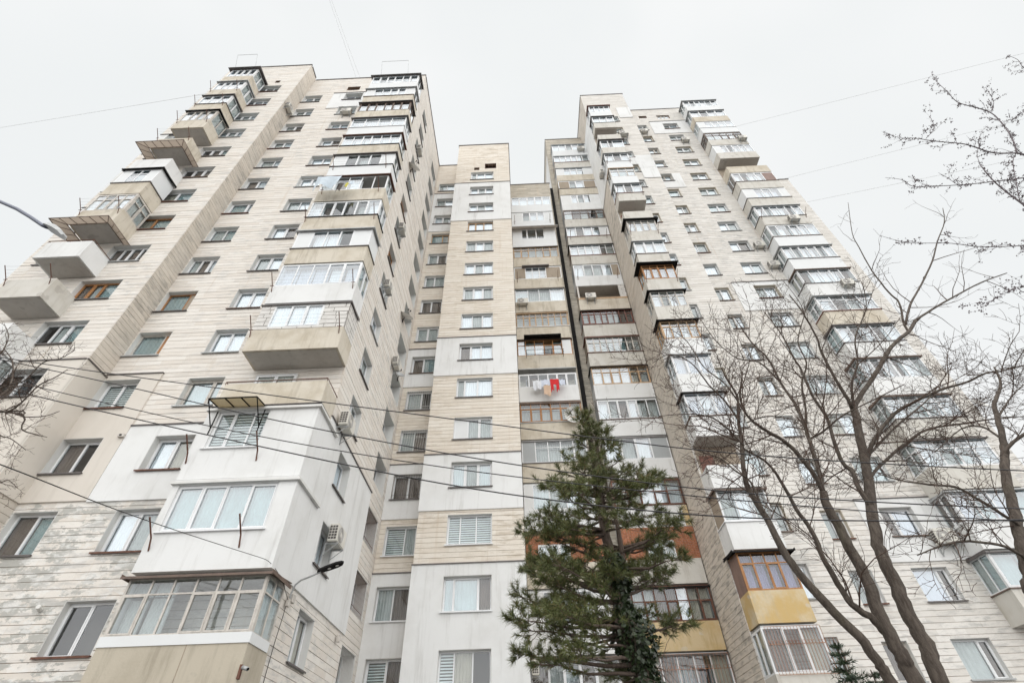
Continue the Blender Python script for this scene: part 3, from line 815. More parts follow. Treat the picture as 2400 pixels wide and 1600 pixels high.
# drying frame on top of the corner balconies
for f, u0, u1, w, z in ((fA, -21.5, -19.9, -1.3, SA(15) - .92 + 2.55), (fB, -10.2, -8.0, -1.3, FZ(15) + 2.55)):
    mb = MB(); mb.tube([f.pt(u0, w, z), f.pt(u0, w - .6, z + 1.3), f.pt(u1, w - .6, z + 1.3), f.pt(u1, w, z)], .014, 4)
    build('drying_frame', mb, M['metal_grey'], LB.root)
LB.finish()

# ---------------------------------------------------------------- middle block
CB = Building(thing('apartment_core', 'middle apartment block with a narrow stair tower, set back between the two wings', 'apartment building', (-1, 24, 0), 'joined apartment blocks'))
fC, fD, fE = Fr('f', 22.65), Fr('f', 23.7), Fr('f', 26.13)
rc = random.Random(41)
hC = [(-3.63, -1.5, SZ(n), SZ(n) + 1.47) for n in range(0, 16)]
ventC = [(-2.34, -1.25, 46.25, 47.25), (-3.36, -2.86, 46.05, 46.55)]
bands = [(37.35, 43.5), (20.65, 23.77), (12.24, 15.27), (0.1, 9.73)]
insC = [(-5.06, 0.0, a, b, 'white', 1) for a, b in bands]
CTOP = 51.35
LAY = {15: 'c*.6,g,g', 14: 'g,c,g', 13: 'g,c,g', 12: 'g,g*1.2,g*1.2', 11: 'c,g,c', 10: 'g,c,g', 9: 'c,g,c', 8: 'g,c,g', 7: 'k,g,g', 6: 'c*.45,g,g', 5: 'p,c,c', 4: 't,c,t', 3: 'b*.7,b,b*.9', 2: 't*.4,t*1.2,k*.55', 1: 'b*.8,e*1.1,d'}
LB_ = CB
CB.wall(fC, -5.03, 0.0, 0, CTOP, hC + ventC, 'stone_core', ins=insC)
for n, h in enumerate(hC):
    inb = any(a < h[2] < b for a, b in bands)
    window(CB, fC, *h, LAY.get(n, 'c,c,c'), 'wood_pale' if n == 12 else 'pvc', depth=.17, front=-.06 if inb else 0, sill='pvc' if n < 4 else rc.choice(SILLS[:3]), rnd=rc)
v = ventC[0]; bars(CB.root, fC, v[0] + .03, v[1] - .03, v[2] + .05, v[3] - .05, .02, 'wood_red', 3)
hD = [(-6.8, -5.26, SZ(n), SZ(n) + 1.47) for n in range(0, 16)]
bandsD = [(37.5, 43.64), (20.72, 23.85), (12.36, 15.38), (0.1, 9.77)]
LAYD = {12: 't*1.6,c', 11: 'c,k', 10: 'c,b', 9: 'k,k', 8: 'b,b', 7: 'k,t', 6: 'c*1.6,d', 5: 'c,k', 4: 'k,k', 3: 'b*1.7,c', 2: 'c,k', 1: 'b*1.4,k'}
CB.wall(fD, -7.09, -5.031, 0, 49.3, hD, 'stone_core', ins=[(-7.095, -5.09, a, b, 'white', 1) for a, b in bandsD])
for n, h in enumerate(hD):
    inb = any(a < h[2] < b for a, b in bandsD)
    f = window(CB, fD, *h, LAYD.get(n, rc.choice(W2)), 'wood_pale' if n == 12 else 'pvc', depth=.17, front=-.06 if inb else 0, sill='pvc' if n < 4 else rc.choice(SILLS[:3]), rnd=rc)
    if n in (4, 5, 6): bars(f, fD, h[0] + .04, h[1] - .04, h[2] + .06, h[3] - .06, -.08, 'metal_dark' if n == 4 else 'bar_white', 11, 0 if n != 5 else 2)
# side of the stair tower, loggia wall
mb = MB(); mb.box(-5.03, -4.75, 22.95, 36, 0, CTOP - .01); mb.box(-.28, 0.0, 22.95, 36, 0, CTOP - .01); mb.box(-7.09, 4.1, 35.75, 36, 0, 49.0)
mb.box(3.82, 4.1, 26.45, 35.75, 0, 49.0)
build('end_wall', mb, M['stone_core'], CB.root)
solid(CB, 'interior_wall', -6.9, -5.05, 24.7, 35.5, .1, 49, 'inside'); solid(CB, 'interior_wall', -4.7, -.3, 23.6, 35.5, .1, 51, 'inside'); solid(CB, 'interior_wall', .02, 3.8, 27.1, 35.5, .1, 49, 'inside')
mb = MB(); mb.box(-5.0, -.03, 22.7, 36, CTOP - .25, CTOP - .002); mb.box(-7.07, -5.04, 23.75, 36, 49.05, 49.298); mb.box(.01, 4.08, 26.2, 36, 48.95, 49.25)
build('roof', mb, M['metal_dark'], CB.root)
edge(CB, [(-5.03, 22.65), (0, 22.65)], CTOP); edge(CB, [(-5.03, 22.8), (-5.03, 35)], CTOP - .001); edge(CB, [(0, 22.8), (0, 35)], CTOP - .001)
edge(CB, [(-7.0, 23.7), (-5.15, 23.7)], 49.3); edge(CB, [(.1, 26.13), (4.1, 26.13)], 49.25)
hE = [(.5, 3.4, FZ(n) + .1, FZ(n) + 2.3) for n in range(0, 16)]
CB.wall(fE, 0.005, 4.1, 0, 49.25, hE, 'brick_grey', course=.2)
for n, h in enumerate(hE): window(CB, fE, *h, 'd,c,d', 'pvc', depth=.12, sill=None, rnd=rc)
EE = [
 (15, dict(par='panel_white', gl='g,g,g,g,g', canopy=None)),
 (14, dict(par='panel_white', gl='p*1.4,c,g,g,p*1.1', br=1)),
 (13, dict(par='panel_white', gl='p*.9,d*.6,d,d*.8,p*1.2')),
 (12, dict(par='conc_beige', gl='c,c,c,c,c,c', fcol='wood_pale', tr=.28, canopy='metal_black', over=.04)),
 (11, dict(par='conc_beige', gl='n*1.1,g*.7,g*.7,g*.7,n*1.5', tr=.3, br=1)),
 (10, dict(par='conc_beige', gl='t*1.1,c,c,g*1.2', canopy='metal_dark', over=.06)),
 (9, dict(par='conc_beige', gl='c,c,c,c,c,c,c,c', fcol='wood_pale', tr=.3, canopy='wood_pale', over=.04, ledge='pvc')),
 (8, dict(par='conc_beige', gl='g*.8,t,g,d,t,p', fcol='wood', tr=.33, canopy='metal_black', over=.04)),
 (7, dict(par='white', gl='d,k,d,d,d,d', top=2.1, bottom=-.17)),
 (6, dict(par='conc_beige', gl='c,c,c,c,c,c', fcol='wood', tr=.28, ledge='metal_grey', canopy='metal_dark', over=.03)),
 (5, dict(par='conc_beige', gl='p*1,c,c,c,c', panel='panel_grey', tr=.3, canopy='metal_dark', over=.02, ledge='metal_dark')),
 (4, dict(par='panel_white', gl='p*.5,t,c,g,c*.6')),
 (2, dict(par='white', gl='p*.9,d,d,d,p', panel='white')),
 (1, dict(par='white', gl='k,c,d,k,e*1.4', panel='white', canopy='metal_brown', over=.25)),
 (0, dict(par='white', gl='k,c,d,k,e', panel='white')),
]
re_ = random.Random(43); fEb = Fr('f', 26.12)
for n, k in EE:
    bal = balcony(CB, fEb, .03, 3.92, .52, FZ(n), vis='r', rnd=re_, slab='soffit', **k)
    if n == 7:
        # slatted grey ceiling under the upper slab
        for i in range(6):
            mb = MB(); mb.box(.05 + .655 * i, .05 + .655 * i + .645, 25.58, 26.08, FZ(8) - .25, FZ(8) - .18); build('ceiling_panel', mb, M['metal_grey'], bal)
    if n == 13:
        mb = MB(); z = FZ(14) - .18
        for i in range(8):
            u = .0 + 4.15 * i / 7; mb.tube([(u, 25.6, z), (u, 25.05, z - .42)], .02, 4)
        for t in (0, .33, .66, 1): mb.tube([(0, 25.6 - .55 * t, z - .42 * t), (4.15, 25.6 - .55 * t, z - .42 * t)], .022, 4)
        build('awning_frame', mb, M['metal_grey'], bal)
        mb = MB(); mb.poly([(0, 25.6, z + .03), (4.15, 25.6, z + .03), (4.15, 25.05, z - .39), (0, 25.05, z - .39)]); build('awning', mb, M['poly_brown'], bal)
    if n == 11:
        mb = MB(); mb.box(.7, 2.95, 25.35, 25.6, FZ(11) + 2.44, FZ(11) + 2.52); build('awning', mb, M['metal_dark'], bal)
    if n == 8:
        awning(bal, Fr('f', 25.59), .55, 3.15, -.02, FZ(8) + 2.62, .5, .08, 'metal_black', 'metal_black', 4)
        mb = MB(); z = FZ(8) + .78
        for u in (.65, 3.2):
            mb.tube([(u, 25.58, z + .5), (u, 25.3, z + .5), (u, 25.3, z), (u, 25.58, z)], .014, 4)
            mb.tube([(u + .05 * math.sin(i * 1.57), 25.29, z + .5 - .05 * i) for i in range(9)], .012, 4)
        for zz in (z, z + .12, z + .5): mb.tube([(.65, 25.3, zz), (3.2, 25.3, zz)], .013, 4)
        for u in (1.5, 2.35): mb.tube([(u, 25.3, z), (u, 25.3, z + .12)], .01, 4)
        for i in range(5): mb.tube([(1.8, 25.34, z + .5 - .08 * i), (2.4, 25.34, z + .5 - .08 * i)], .008, 4)
        build('flower_rack', mb, M['metal_black'], bal)
# brick-walled loggia, third storey
zf = FZ(3)
bal = balcony(CB, fEb, .03, 3.98, .52, zf, par='conc_beige', gl=None, rnd=re_)
masonry(bal, Fr('f', 25.6), .03, 3.98, zf + 1.003, zf + 2.62, 0, .26, .085, 'brick', 'mortar', [(.66, 2.3, zf + 1.06, zf + 1.95)])
glaze(bal, Fr('f', 25.6), .66, 2.3, zf + 1.06, zf + 1.95, .03, 'g,t,t', 'pvc', rnd=re_, name='glazing_frame')
CB.finish()

# ---------------------------------------------------------------- right tower
RB = Building(thing('apartment_tower', 'tall greyish-cream apartment tower on the right, four storeys higher than its neighbours', 'apartment building', (15, 24, 0), 'joined apartment blocks'))
fG, fH1, fH2 = Fr('f', 26.7), Fr('f', 22.6), Fr('f', 23.7)
fHl, fGl = Fr('l', 8.8), Fr('l', 4.5)
rg, rh = random.Random(51), random.Random(52)
GT, H1T, H2T, H3T = 60.8, 63.1, 60.9, 43.6
hG = [(5.3, 8.2, FZ(n) + .1, FZ(n) + 2.3) for n in range(0, 20)]
RB.wall(fG, 4.5, 8.79, 0, GT, hG, 'brick_grey', course=.2)
for n, h in enumerate(hG): window(RB, fG, *h, 'd,c,d', 'pvc', depth=.12, sill=None, rnd=rg)
RB.wall(fGl, 26.721, 38, 0, GT, [], 'brick_grey', course=.2, ins=[(27.2, 31, 47.5, 57.5, 'white', 0)])
hH1 = [(11.2, 12.17, SZ(n), SZ(n) + 1.45) for n in range(0, 20)]
insH1 = [(12.3, 13.74, 56.3, 59.0, 'white', 0), (11.05, 13.74, 44.9, 47.35, 'white', 0), (12.2, 13.74, 43.0, 44.88, 'white', 0)]
RB.wall(fH1, 8.8, 13.75, 0, H1T, hH1, 'stone_right', ins=insH1)
for n, h in enumerate(hH1): 
    f = window(RB, fH1, *h, rh.choice(['g', 'c', 'g', 't', 'c']), 'pvc', depth=.2, sill=rh.choice(SILLS), rnd=rh, rev='reveal' if n % 3 else 'conc_beige')
    if n == 1: bars(f, fH1, h[0] + .03, h[1] - .03, h[2] + .03, h[3] - .03, .05, 'rust_bar', 6)
RB.wall(fHl, 22.621, 38, 0, H1T, [], 'stone_dirty', ins=[(22.56, 25.7, 42.9, 56.9, 'white', 0)])
hHa = [(14.35, 15.48, SZ(n), SZ(n) + 1.45) for n in range(0, 20)]
hHb = [(17.22, 18.85, SZ(n), SZ(n) + 1.45) for n in range(0, 20)]
ventH = [(15.05, 15.95, 58.6, 59.2), (17.05, 18.5, 58.25, 59.15)]
insH2 = [(15.88, 19.93, 54.34, 57.37, 'white', 1), (13.76, 14.4, 56.3, 59.0, 'white', 0), (13.76, 14.33, 43.0, 47.35, 'white', 0), (14.34, 16.25, 43.0, 45.6, 'white', 0), (15.8, 19.9, 26.25, 29.2, 'white', 1), (16.3, 25.79, 9.45, 12.44, 'white', 1)]
RB.wall(fH2, 13.755, 23.9, 0, H2T, hHa + hHb + ventH, 'stone_right', ins=insH2)
RB.wall(fH2, 23.902, 25.8, 0, H3T, [], 'stone_right', ins=[(23.91, 25.79, 9.45, 12.44, 'white', 1)])
def insd(h): return -.06 if any(i[0] < h[0] + .3 and i[1] > h[1] - .3 and i[2] < h[2] + .5 and i[3] > h[3] - .5 for i in insH2) else 0
HA = {12: 'c,g', 13: 'g*2,c', 16: 'g', 15: 'c*.5,g', 14: 't', 11: 'g*.4,c', 10: 'g', 2: 'c,g', 1: 'k,e'}
HB = {13: 't,t*.8', 14: 'c,t', 15: 'c,g', 12: 'g,c', 11: 'g,k', 3: 'k*.6,s', 2: 's*1.4,k*.5', 1: 'c*1.6,k*.6'}
for n, h in enumerate(hHa): window(RB, fH2, *h, HA.get(n, rh.choice(['g', 'c,g', 'g*1.8,c', 't', 'g,g'])), rh.choice(['pvc', 'pvc', 'frame_old']), depth=.2, sill=rh.choice(SILLS), rnd=rh, rev=rh.choice(['reveal', 'conc_beige']), front=insd(h))
for n, h in enumerate(hHb): window(RB, fH2, *h, HB.get(n, rh.choice(W2)), 'pvc', depth=.2, sill=rh.choice(SILLS), rnd=rh, rev=rh.choice(['reveal', 'conc_beige', 'reveal']), front=insd(h))
glaze(RB.root, fH2, 17.1, 18.45, 58.3, 59.1, .1, 'g,g,g', 'frame_old', rnd=rh)
mb = MB(); mb.box(25.52, 25.8, 24.02, 38, 0, H3T - .01); mb.box(23.62, 23.9, 24.02, 38, H3T, H2T - .01); mb.box(13.47, 13.75, 22.95, 38, H2T - .5, H1T - .01); mb.box(13.47, 13.75, 22.95, 23.69, 0, H2T - .51)
mb.box(4.5, 25.8, 37.72, 38, 0, 43.5)
mb.box(4.5, 23.9, 37.72, 38, 43.51, 60.5)
build('end_wall', mb, M['stone_right'], RB.root)
solid(RB, 'interior_wall', 4.85, 8.9, 27.7, 37.5, .1, 60, 'inside'); solid(RB, 'interior_wall', 9.2, 13.4, 23.6, 37.5, .1, 62.5, 'inside'); solid(RB, 'interior_wall', 13.41, 23.5, 24.7, 37.5, .1, 60, 'inside'); solid(RB, 'interior_wall', 23.51, 25.4, 24.7, 37.5, .1, 43, 'inside')
mb = MB(); mb.box(4.55, 8.78, 26.75, 38, GT - .25, GT - .002); mb.box(8.85, 13.7, 22.65, 38, H1T - .25, H1T - .002); mb.box(13.76, 23.85, 23.75, 38, H2T - .25, H2T - .002); mb.box(23.92, 25.75, 23.75, 38, H3T - .25, H3T - .002)
build('roof', mb, M['metal_dark'], RB.root)
edge(RB, [(4.5, 26.7), (8.7, 26.7)], GT); edge(RB, [(4.5, 26.9), (4.5, 37)], GT - .001, 'metal_grey'); edge(RB, [(8.8, 22.6), (13.75, 22.6)], H1T); edge(RB, [(8.8, 22.8), (8.8, 37)], H1T - .001)
edge(RB, [(13.9, 23.7), (23.9, 23.7)], H2T); edge(RB, [(24.1, 23.7), (25.8, 23.7)], H3T)

# loggias between the tower's wing and the joint
GG = [
 (19, dict(par='panel_white', gl='g,g,c,g,g', canopy='metal_grey', over=.06)),
 (18, dict(par='conc_grey', gl='g,g,g,g,g,c', canopy='metal_grey', over=.04, ledge='wood_red')),
 (17, dict(par='conc_beige', gl='p*1.1,g,g,g,p*1.3', canopy='metal_grey', over=.06, tr=.4)),
 (16, dict(par='conc_beige', gl='n*1,c*.6,g*.8,n*1.1', ledge='metal_dark')),
 (15, dict(par='white', gl='p*1.5,g,c,g,p*1.4', panel='white')),
 (14, dict(par='conc_grey', gl='t,k,c,d,t*.9', fcol='metal_brown', tr=.35)),
 (13, dict(par='conc_grey', gl='g,k,g,g,p', canopy='metal_grey', over=.05, ledge='wood_red', br=1)),
 (12, dict(par='conc_grey', gl='g,g,g,g,k*.8,c', canopy='metal_black', over=.08, tr=.3, ledge='wood_red')),
 (11, dict(par='white', gl='g,c,c,g,n*.8', br=1)),
 (10, dict(par='conc_beige', gl=None)),
 (9, dict(par='conc_grey', gl='c,c,c,c,c,c,k,k', fcol='wood_red', tr=.25, canopy='metal_black', over=.06, ledge='wood_red')),
 (8, dict(par='conc_grey', gl='t,t,t,t,t,t,c,c', fcol='frame_old', tr=.35, canopy='wood_red', over=.08, ledge='rust')),
 (7, dict(par='white', gl='g,g,g,g,e,c', fcol='wood_pale', tr=.3, canopy='metal_black', over=.06)),
 (6, dict(par='white', gl='g,c,k,g,c,c', canopy=None, ledge='metal_brown')),
 (5, dict(par='white', gl='g,c,g,p*1.1', panel='panel_grey', canopy='metal_dark', over=.03)),
 (4, dict(par='white', gl='e,e,g,g,g', fcol='rust', tr=.45, ledge='rust')),
 (2, dict(par='ochre', gl='c,c,k,k,g,e,e', fcol='rust', tr=.4, canopy='metal_black', over=.04)),
 (1, dict(par='conc_grey', gl='e,k,d,d,e', fcol='pvc', canopy='metal_dark', over=.04)),
 (0, dict(par='conc_beige', gl='e,k,d,d,e', fcol='pvc')),
]
for n, k in GG:
    bal = balcony(RB, fG, 4.93, 8.74, 1.1, FZ(n), vis='l', rnd=rg, sidepanel='panel_grey' if n % 4 else 'panel_tan', **k)
    if n in (1,): bars(bal, Fr('f', 25.5), 5.2, 8.7, FZ(n) + 1.0, FZ(n) + 2.5, 0, 'rust_bar', 22, 1)
    if n == 10:
        mb = MB(); mb.box(4.95, 8.72, 25.58, 25.68, FZ(10) + 1.003, FZ(10) + 1.16); build('ledge', mb, M['wood_pale'], bal)
        masonry(bal, Fr('f', 25.6), 8.2, 8.73, FZ(10) + 1.17, FZ(10) + 2.6, 0, .5, .25, 'block', 'block_mortar', (), single=True, gap=.03, name='masonry_block')
        mb = MB(); mb.box(5.0, 8.7, 26.66, 26.69, FZ(10) + .01, FZ(10) + 2.6); build('back_wall', mb, M['panel_tan'], bal)
        mb = MB(); mb.box(5.05, 5.5, 26.6, 26.655, FZ(10) + 1.55, FZ(10) + 2.15); build('vent', mb, M['metal_black'], bal)
        mb = MB(); mb.box(4.95, 5.07, 25.6, 25.7, FZ(10) + 1.17, FZ(10) + 2.6); build('post', mb, M['frame_old'], bal)
zf = FZ(3)
bal = balcony(RB, fG, 4.93, 8.74, 1.1, zf, par='conc_grey', gl=None, vis='l', rnd=rg)
masonry(bal, Fr('f', 25.6), 4.93, 8.76, zf + 1.003, zf + 2.62, 0, .26, .085, 'brick', 'mortar', [(6.2, 7.6, zf + 1.0, zf + 1.95)])
glaze(bal, Fr('f', 25.6), 6.2, 7.6, zf + 1.06, zf + 1.95, .03, 'c,g,c', 'pvc', rnd=rg, name='glazing_frame')
# yellow strip at the end of a parapet
mb = MB(); mb.box(8.45, 8.74, 25.575, 25.59, FZ(4) - .15, FZ(4) + .98); build('painted_strip', mb, M['yellow'], bal)

# small corner balconies of the tower
HH = [
 (19, dict(par='panel_white', gl='g,g,g,g', canopy='wood_red', over=.14)),
 (18, dict(par='conc_grey', gl='g,g,g', canopy='metal_dark', ledge='metal_grey')),
 (17, dict(par='conc_grey', gl=None)),
 (16, dict(par='conc_grey', gl='t,k*.6,g*1.4', canopy='metal_dark', over=.16)),
 (15, dict(par='panel_white', gl='g,k,g', canopy='metal_grey', br=2, ledge='pvc')),
 (14, dict(par='panel_white', gl='g,t,g', fcol='frame_old', tr=.4, canopy='wood_pale', over=.05)),
 (13, dict(par='conc_grey', gl='g,k,g', canopy='metal_grey', ledge='wood_red', br=2)),
 (12, dict(par='conc_grey', gl=None)),
 (11, dict(par='conc_grey', gl='g,g,g,g', fcol='frame_old', tr=.2, canopy='metal_black', over=.22, br=2, side='c,c')),
 (10, dict(par='conc_grey', gl='g,g,g', canopy='metal_grey', ledge='metal_brown')),
 (9, dict(par='conc_grey', gl='s,s,s,s', fcol='wood', tr=.2, canopy='metal_black', over=.3, br=2, side='t,t')),
 (8, dict(par='conc_grey', gl='g,c,g,g', fcol='frame_old', tr=.3, canopy='metal_black', over=.16)),
 (7, dict(par='white', gl='g,g,g,g', fcol='wood_pale', tr=.3, canopy='metal_black', over=.18, br=2)),
 (6, dict(par='white', gl='s,s,s', canopy='metal_grey')),
 (5, dict(par='white', gl='s,g,s', canopy='metal_black', ledge='metal_brown')),
 (4, dict(par='white', gl=None)),
 (3, dict(par='white', gl='c,g,c', canopy='metal_brown', ledge='pvc', sidepanel='panel_tan')),
 (2, dict(par='yellow', gl='v,v,v,v', fcol='wood', tr=.28, canopy='metal_black', over=.2, sidepanel='corr_brown')),
 (1, dict(par='conc_grey', gl='k,d,e', fcol='pvc', side='e,e')),
 (0, dict(par='conc_grey', gl='k,d,e', fcol='pvc')),
]
for n, k in HH:
    bal = balcony(RB, fH1, 8.83, 11.06, 1.1, FZ(n), vis='l', rnd=rh, **k)
    if n == 1: bars(bal, Fr('f', 21.5), 8.95, 11.05, FZ(1) + .95, FZ(1) + 2.5, -.06, 'rust_bar', 17, 1)
    if n in (17, 12, 4):
        mb = MB(); mb.box(8.9, 11.0, 22.56, 22.59, FZ(n) + .01, FZ(n) + 2.6); build('back_wall', mb, M['panel_tan'], bal)
        mb = MB(); mb.box(9.0, 9.7, 22.53, 22.555, FZ(n) + .1, FZ(n) + 2.1); build('balcony_door', mb, M['wood_red'], bal)
    if n == 17:
        mb = MB()
        for i in range(16): mb.box(8.95 + i * .13, 9.02 + i * .13, 21.53, 21.55, FZ(17) + 2.25, FZ(17) + 2.55)
        build('fringe', mb, M['poly_brown'], bal)

# wide balconies along the tower's right edge
LR = [
 (20, dict(par='panel_white', gl='g,c,g,g,c,g', canopy='metal_grey', over=.14)),
 (19, dict(par='conc_beige', gl='g,k,g,g', canopy='metal_grey')),
 (18, dict(par='panel_white', gl='p,g,g,g,g', ledge='pvc')),
 (17, dict(par='conc_grey', gl='t,t,g,g,c', fcol='metal_brown', tr=.35, side='k,k')),
 (16, dict(par='conc_grey', gl='p,g,k,g,g,g', sidepanel='panel_white')),
 (15, dict(par='conc_beige', gl=None, canopy=None)),
 (14, dict(par='conc_grey', gl='g,k,g,g,q*1.5', ledge='metal_brown', side='k,k')),
 (13, dict(par='conc_grey', gl='p*1.3,s,g,s,p*.9', sidepanel='panel_white', ledge='metal_dark')),
 (12, dict(par='conc_grey', gl='g,c,g,g,k,g', ledge='metal_dark', canopy='metal_grey', br=2)),
 (11, dict(par='panel_grey', gl='c,g,k*.5,g,g,g', ledge='metal_brown', side='c,c')),
 (10, dict(par='panel_white', gl='g,c,g,g,c,g', canopy='metal_grey', ledge='metal_dark')),
 (9, dict(par='white', gl='k,g,g,g,k', ledge='metal_dark', canopy='metal_brown', side='e,e')),
 (8, dict(par='conc_beige', gl='g,k,c,g', tr=.3, canopy='metal_grey', ledge='wood_red')),
 (7, dict(par='white', gl='g,k,g,k,g', canopy='metal_dark', side='t,t', ledge='metal_dark')),
 (6, dict(par='white', gl='g,k,g,k,g,c', canopy='metal_brown', side='t,t')),
 (5, dict(par='conc_grey', gl='g,c,t,g', tr=.3, canopy='metal_brown', ledge='metal_dark')),
 (4, dict(par='conc_grey', gl='g,c,t,g', tr=.3, canopy='metal_dark')),
 (3, dict(par='white', gl='s,t,s,t', canopy='metal_grey', side='k,k', ledge='pvc')),
 (2, dict(par='conc_grey', gl='t,t,t', canopy='metal_dark', side='t,c', ledge='metal_brown')),
 (1, dict(par='conc_grey', gl=None)),
 (0, dict(par='conc_grey', gl=None)),
]
for n, k in LR:
    if n == 11: k['par'] = 'panel_white'
    bal = balcony(RB, fH2, 19.97, 23.68, 1.17, FZ(n), vis='l', rnd=rh, **k)
    if n == 15:
        mb = MB(); mb.box(20.0, 23.6, 23.66, 23.69, FZ(n) + .01, FZ(n) + 2.6); build('back_wall', mb, M['panel_tan'], bal)
RB.finish()

# black box added in the joint to paint the deep shade of the open gap
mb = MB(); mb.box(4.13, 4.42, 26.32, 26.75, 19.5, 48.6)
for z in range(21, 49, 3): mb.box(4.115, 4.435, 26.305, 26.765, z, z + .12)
build_d = build('gap_shade_box', mb, M['metal_black'])
tag(build_d, 'black box standing in for the shade of the joint between the loggias and the tower', 'shade filler')

# ================================================================== things fixed to the walls
def ac_parts():
    """outdoor unit, front towards -y, origin at the middle of its back, bottom"""
    w, h, d = .80, .56, .30
    bm = bmesh.new(); bmesh.ops.create_cube(bm, size=1)
    bmesh.ops.scale(bm, vec=(w, d, h), verts=bm.verts); bmesh.ops.translate(bm, vec=(0, -.22 - d / 2 + .15, h / 2 + .05), verts=bm.verts)
    bmesh.ops.bevel(bm, geom=bm.edges[:], offset=.022, segments=2, affect='EDGES')
    me = bpy.data.meshes.new('casing'); bm.to_mesh(me); bm.free(); me.materials.append(M['ac_white'])
    yf = -.22 - d + .15 - .002
    fan = MB(); cx, cz, n = -.12, h / 2 + .05, 24
    for i in range(n):
        a, b = 2 * math.pi * i / n, 2 * math.pi * (i + 1) / n
        fan.poly([(cx + .23 * math.cos(t), yf - .004, cz + .23 * math.sin(t)) for t in (a, b)] + [(cx + .07 * math.cos(t), yf - .010, cz + .07 * math.sin(t)) for t in (b, a)])
    hub = MB(); hub.poly([(cx + .07 * math.cos(2 * math.pi * i / 14), yf - .011, cz + .07 * math.sin(2 * math.pi * i / 14)) for i in range(14)])
    ring = MB()
    for r in (.235, .19, .15, .11): ring.tube([(cx + r * math.cos(2 * math.pi * i / 20), yf - .012, cz + r * math.sin(2 * math.pi * i / 20)) for i in range(21)], .005, 4, cap=False)
    side = MB()
    for sx in (w / 2 + .001, -w / 2 - .001):
        for i in range(3):
            for j in range(5): side.box(sx - .004, sx + .003, -.22 + .09 - i * .085 - .035, -.22 + .09 - i * .085 + .035, .12 + j * .088, .12 + j * .088 + .065)
    brs = []
    for x in (-.28, .28):
        br = MB(); brs.append(br)
        br.box(x - .02, x + .02, -.40, 0.0, 0.0, .045); br.box(x - .02, x + .02, -.03, 0.0, -.32, 0.0)
        br.tube([(x, -.36, .0), (x, -.015, -.28)], .014, 4)
    return [('casing', me), ('fan', fan.mesh('fan', M['ac_grey'])), ('fan_hub', hub.mesh('fan_hub', M['ac_white'])), ('fan_grille', ring.mesh('fan_grille', M['bar_white'])),
            ('side_grille', side.mesh('side_grille', M['ac_dark'])), ('bracket', brs[0].mesh('bracket', M['metal_grey'])), ('bracket', brs[1].mesh('bracket', M['metal_grey']))]
AC = ac_parts()
def ac(label, loc, face='f', bracket=True, s=1.0):
    rot = {'f': 0, 'r': math.pi / 2, 'l': -math.pi / 2}[face]
    t = thing('air_conditioner', label, 'air conditioner', loc, 'air conditioner units on the walls', rot)
    t.scale = (s, s, s)
    for nm, me in AC:
        if nm == 'bracket' and not bracket: continue
        put(nm, me, t, (0, 0, 0))
    return t
X = -7.1
ac('air conditioner on the left wing side wall, the one below the uppermost wooden window', (X, 17.45, 28.1), 'r')
ac('air conditioner with rust-streaked bracket below a mid-height window of the near side wall', (X, 17.3, 22.3), 'r')
ac('small air conditioner near the inner corner, with a cable running up above it', (X, 21.0, 20.0), 'r')
ac('large air conditioner on the white insulated side wall, upper of the two there', (X + .06, 16.05, 12.5), 'r', s=1.15)
ac('air conditioner on the white insulated side wall right behind the wall lamp head', (X + .06, 17.6, 8.65), 'r', s=1.15)
ac('highest air conditioner on the side wall of the left wing', (X, 17.3, 38.7), 'r')
ac('air conditioner hung across a top-storey window beside the glazed corner balconies', (-12.45, 15.16, 41.0), 'f')
ac('dark-looking air conditioner high on the stained return wall at far left', (-16.95, 14.55, 41.0), 'r')
ac('rusty-fanned air conditioner on the parapet beside the stair tower', (.6, 25.58, FZ(10) + .45), 'f')
ac('air conditioner standing on the ledge of the open loggia with aerated block pier', (5.85, 25.58, FZ(10) + .75), 'f')
ac('air conditioner at the right end of the topmost loggia of the tower', (8.1, 25.58, FZ(19) + .5), 'f')
ac('air conditioner beside the open brown balcony near the tower top', (11.85, 22.58, 51.4), 'f', s=1.2)
ac('air conditioner on the narrow white side wall of the tower', (8.74, 22.75, 44.0), 'l')
ac('air conditioner on the tower front left of the white patch, near the roof', (14.75, 23.68, 54.4), 'f')
ac('air conditioner hung at the right side of a tower window below the white patch', (18.55, 23.68, 51.9), 'f')
ac('air conditioner hung on the right end of the wide balcony, high against the sky', (23.2, 22.5, 49.2), 'f')
ac('air conditioner on the parapet of the wide balcony with two tilted windows', (22.3, 22.5, 34.8), 'f')
ac('air conditioner on the tower wall left of a wide balcony, upper of two', (19.35, 23.68, 33.1), 'f')
ac('air conditioner on the tower wall left of a wide balcony, lower of two', (19.5, 23.68, 30.6), 'f')
ac('air conditioner on a white parapet behind the topmost bare branches', (22.6, 22.5, 26.8), 'f')
ac('air conditioner on the low white insulated wall behind the bare tree', (19.3, 23.62, 10.0), 'f', s=1.2)

ac('air conditioner low on the right flank of the stair tower, behind pine boughs', (0.0, 24.9, 5.75), 'r')

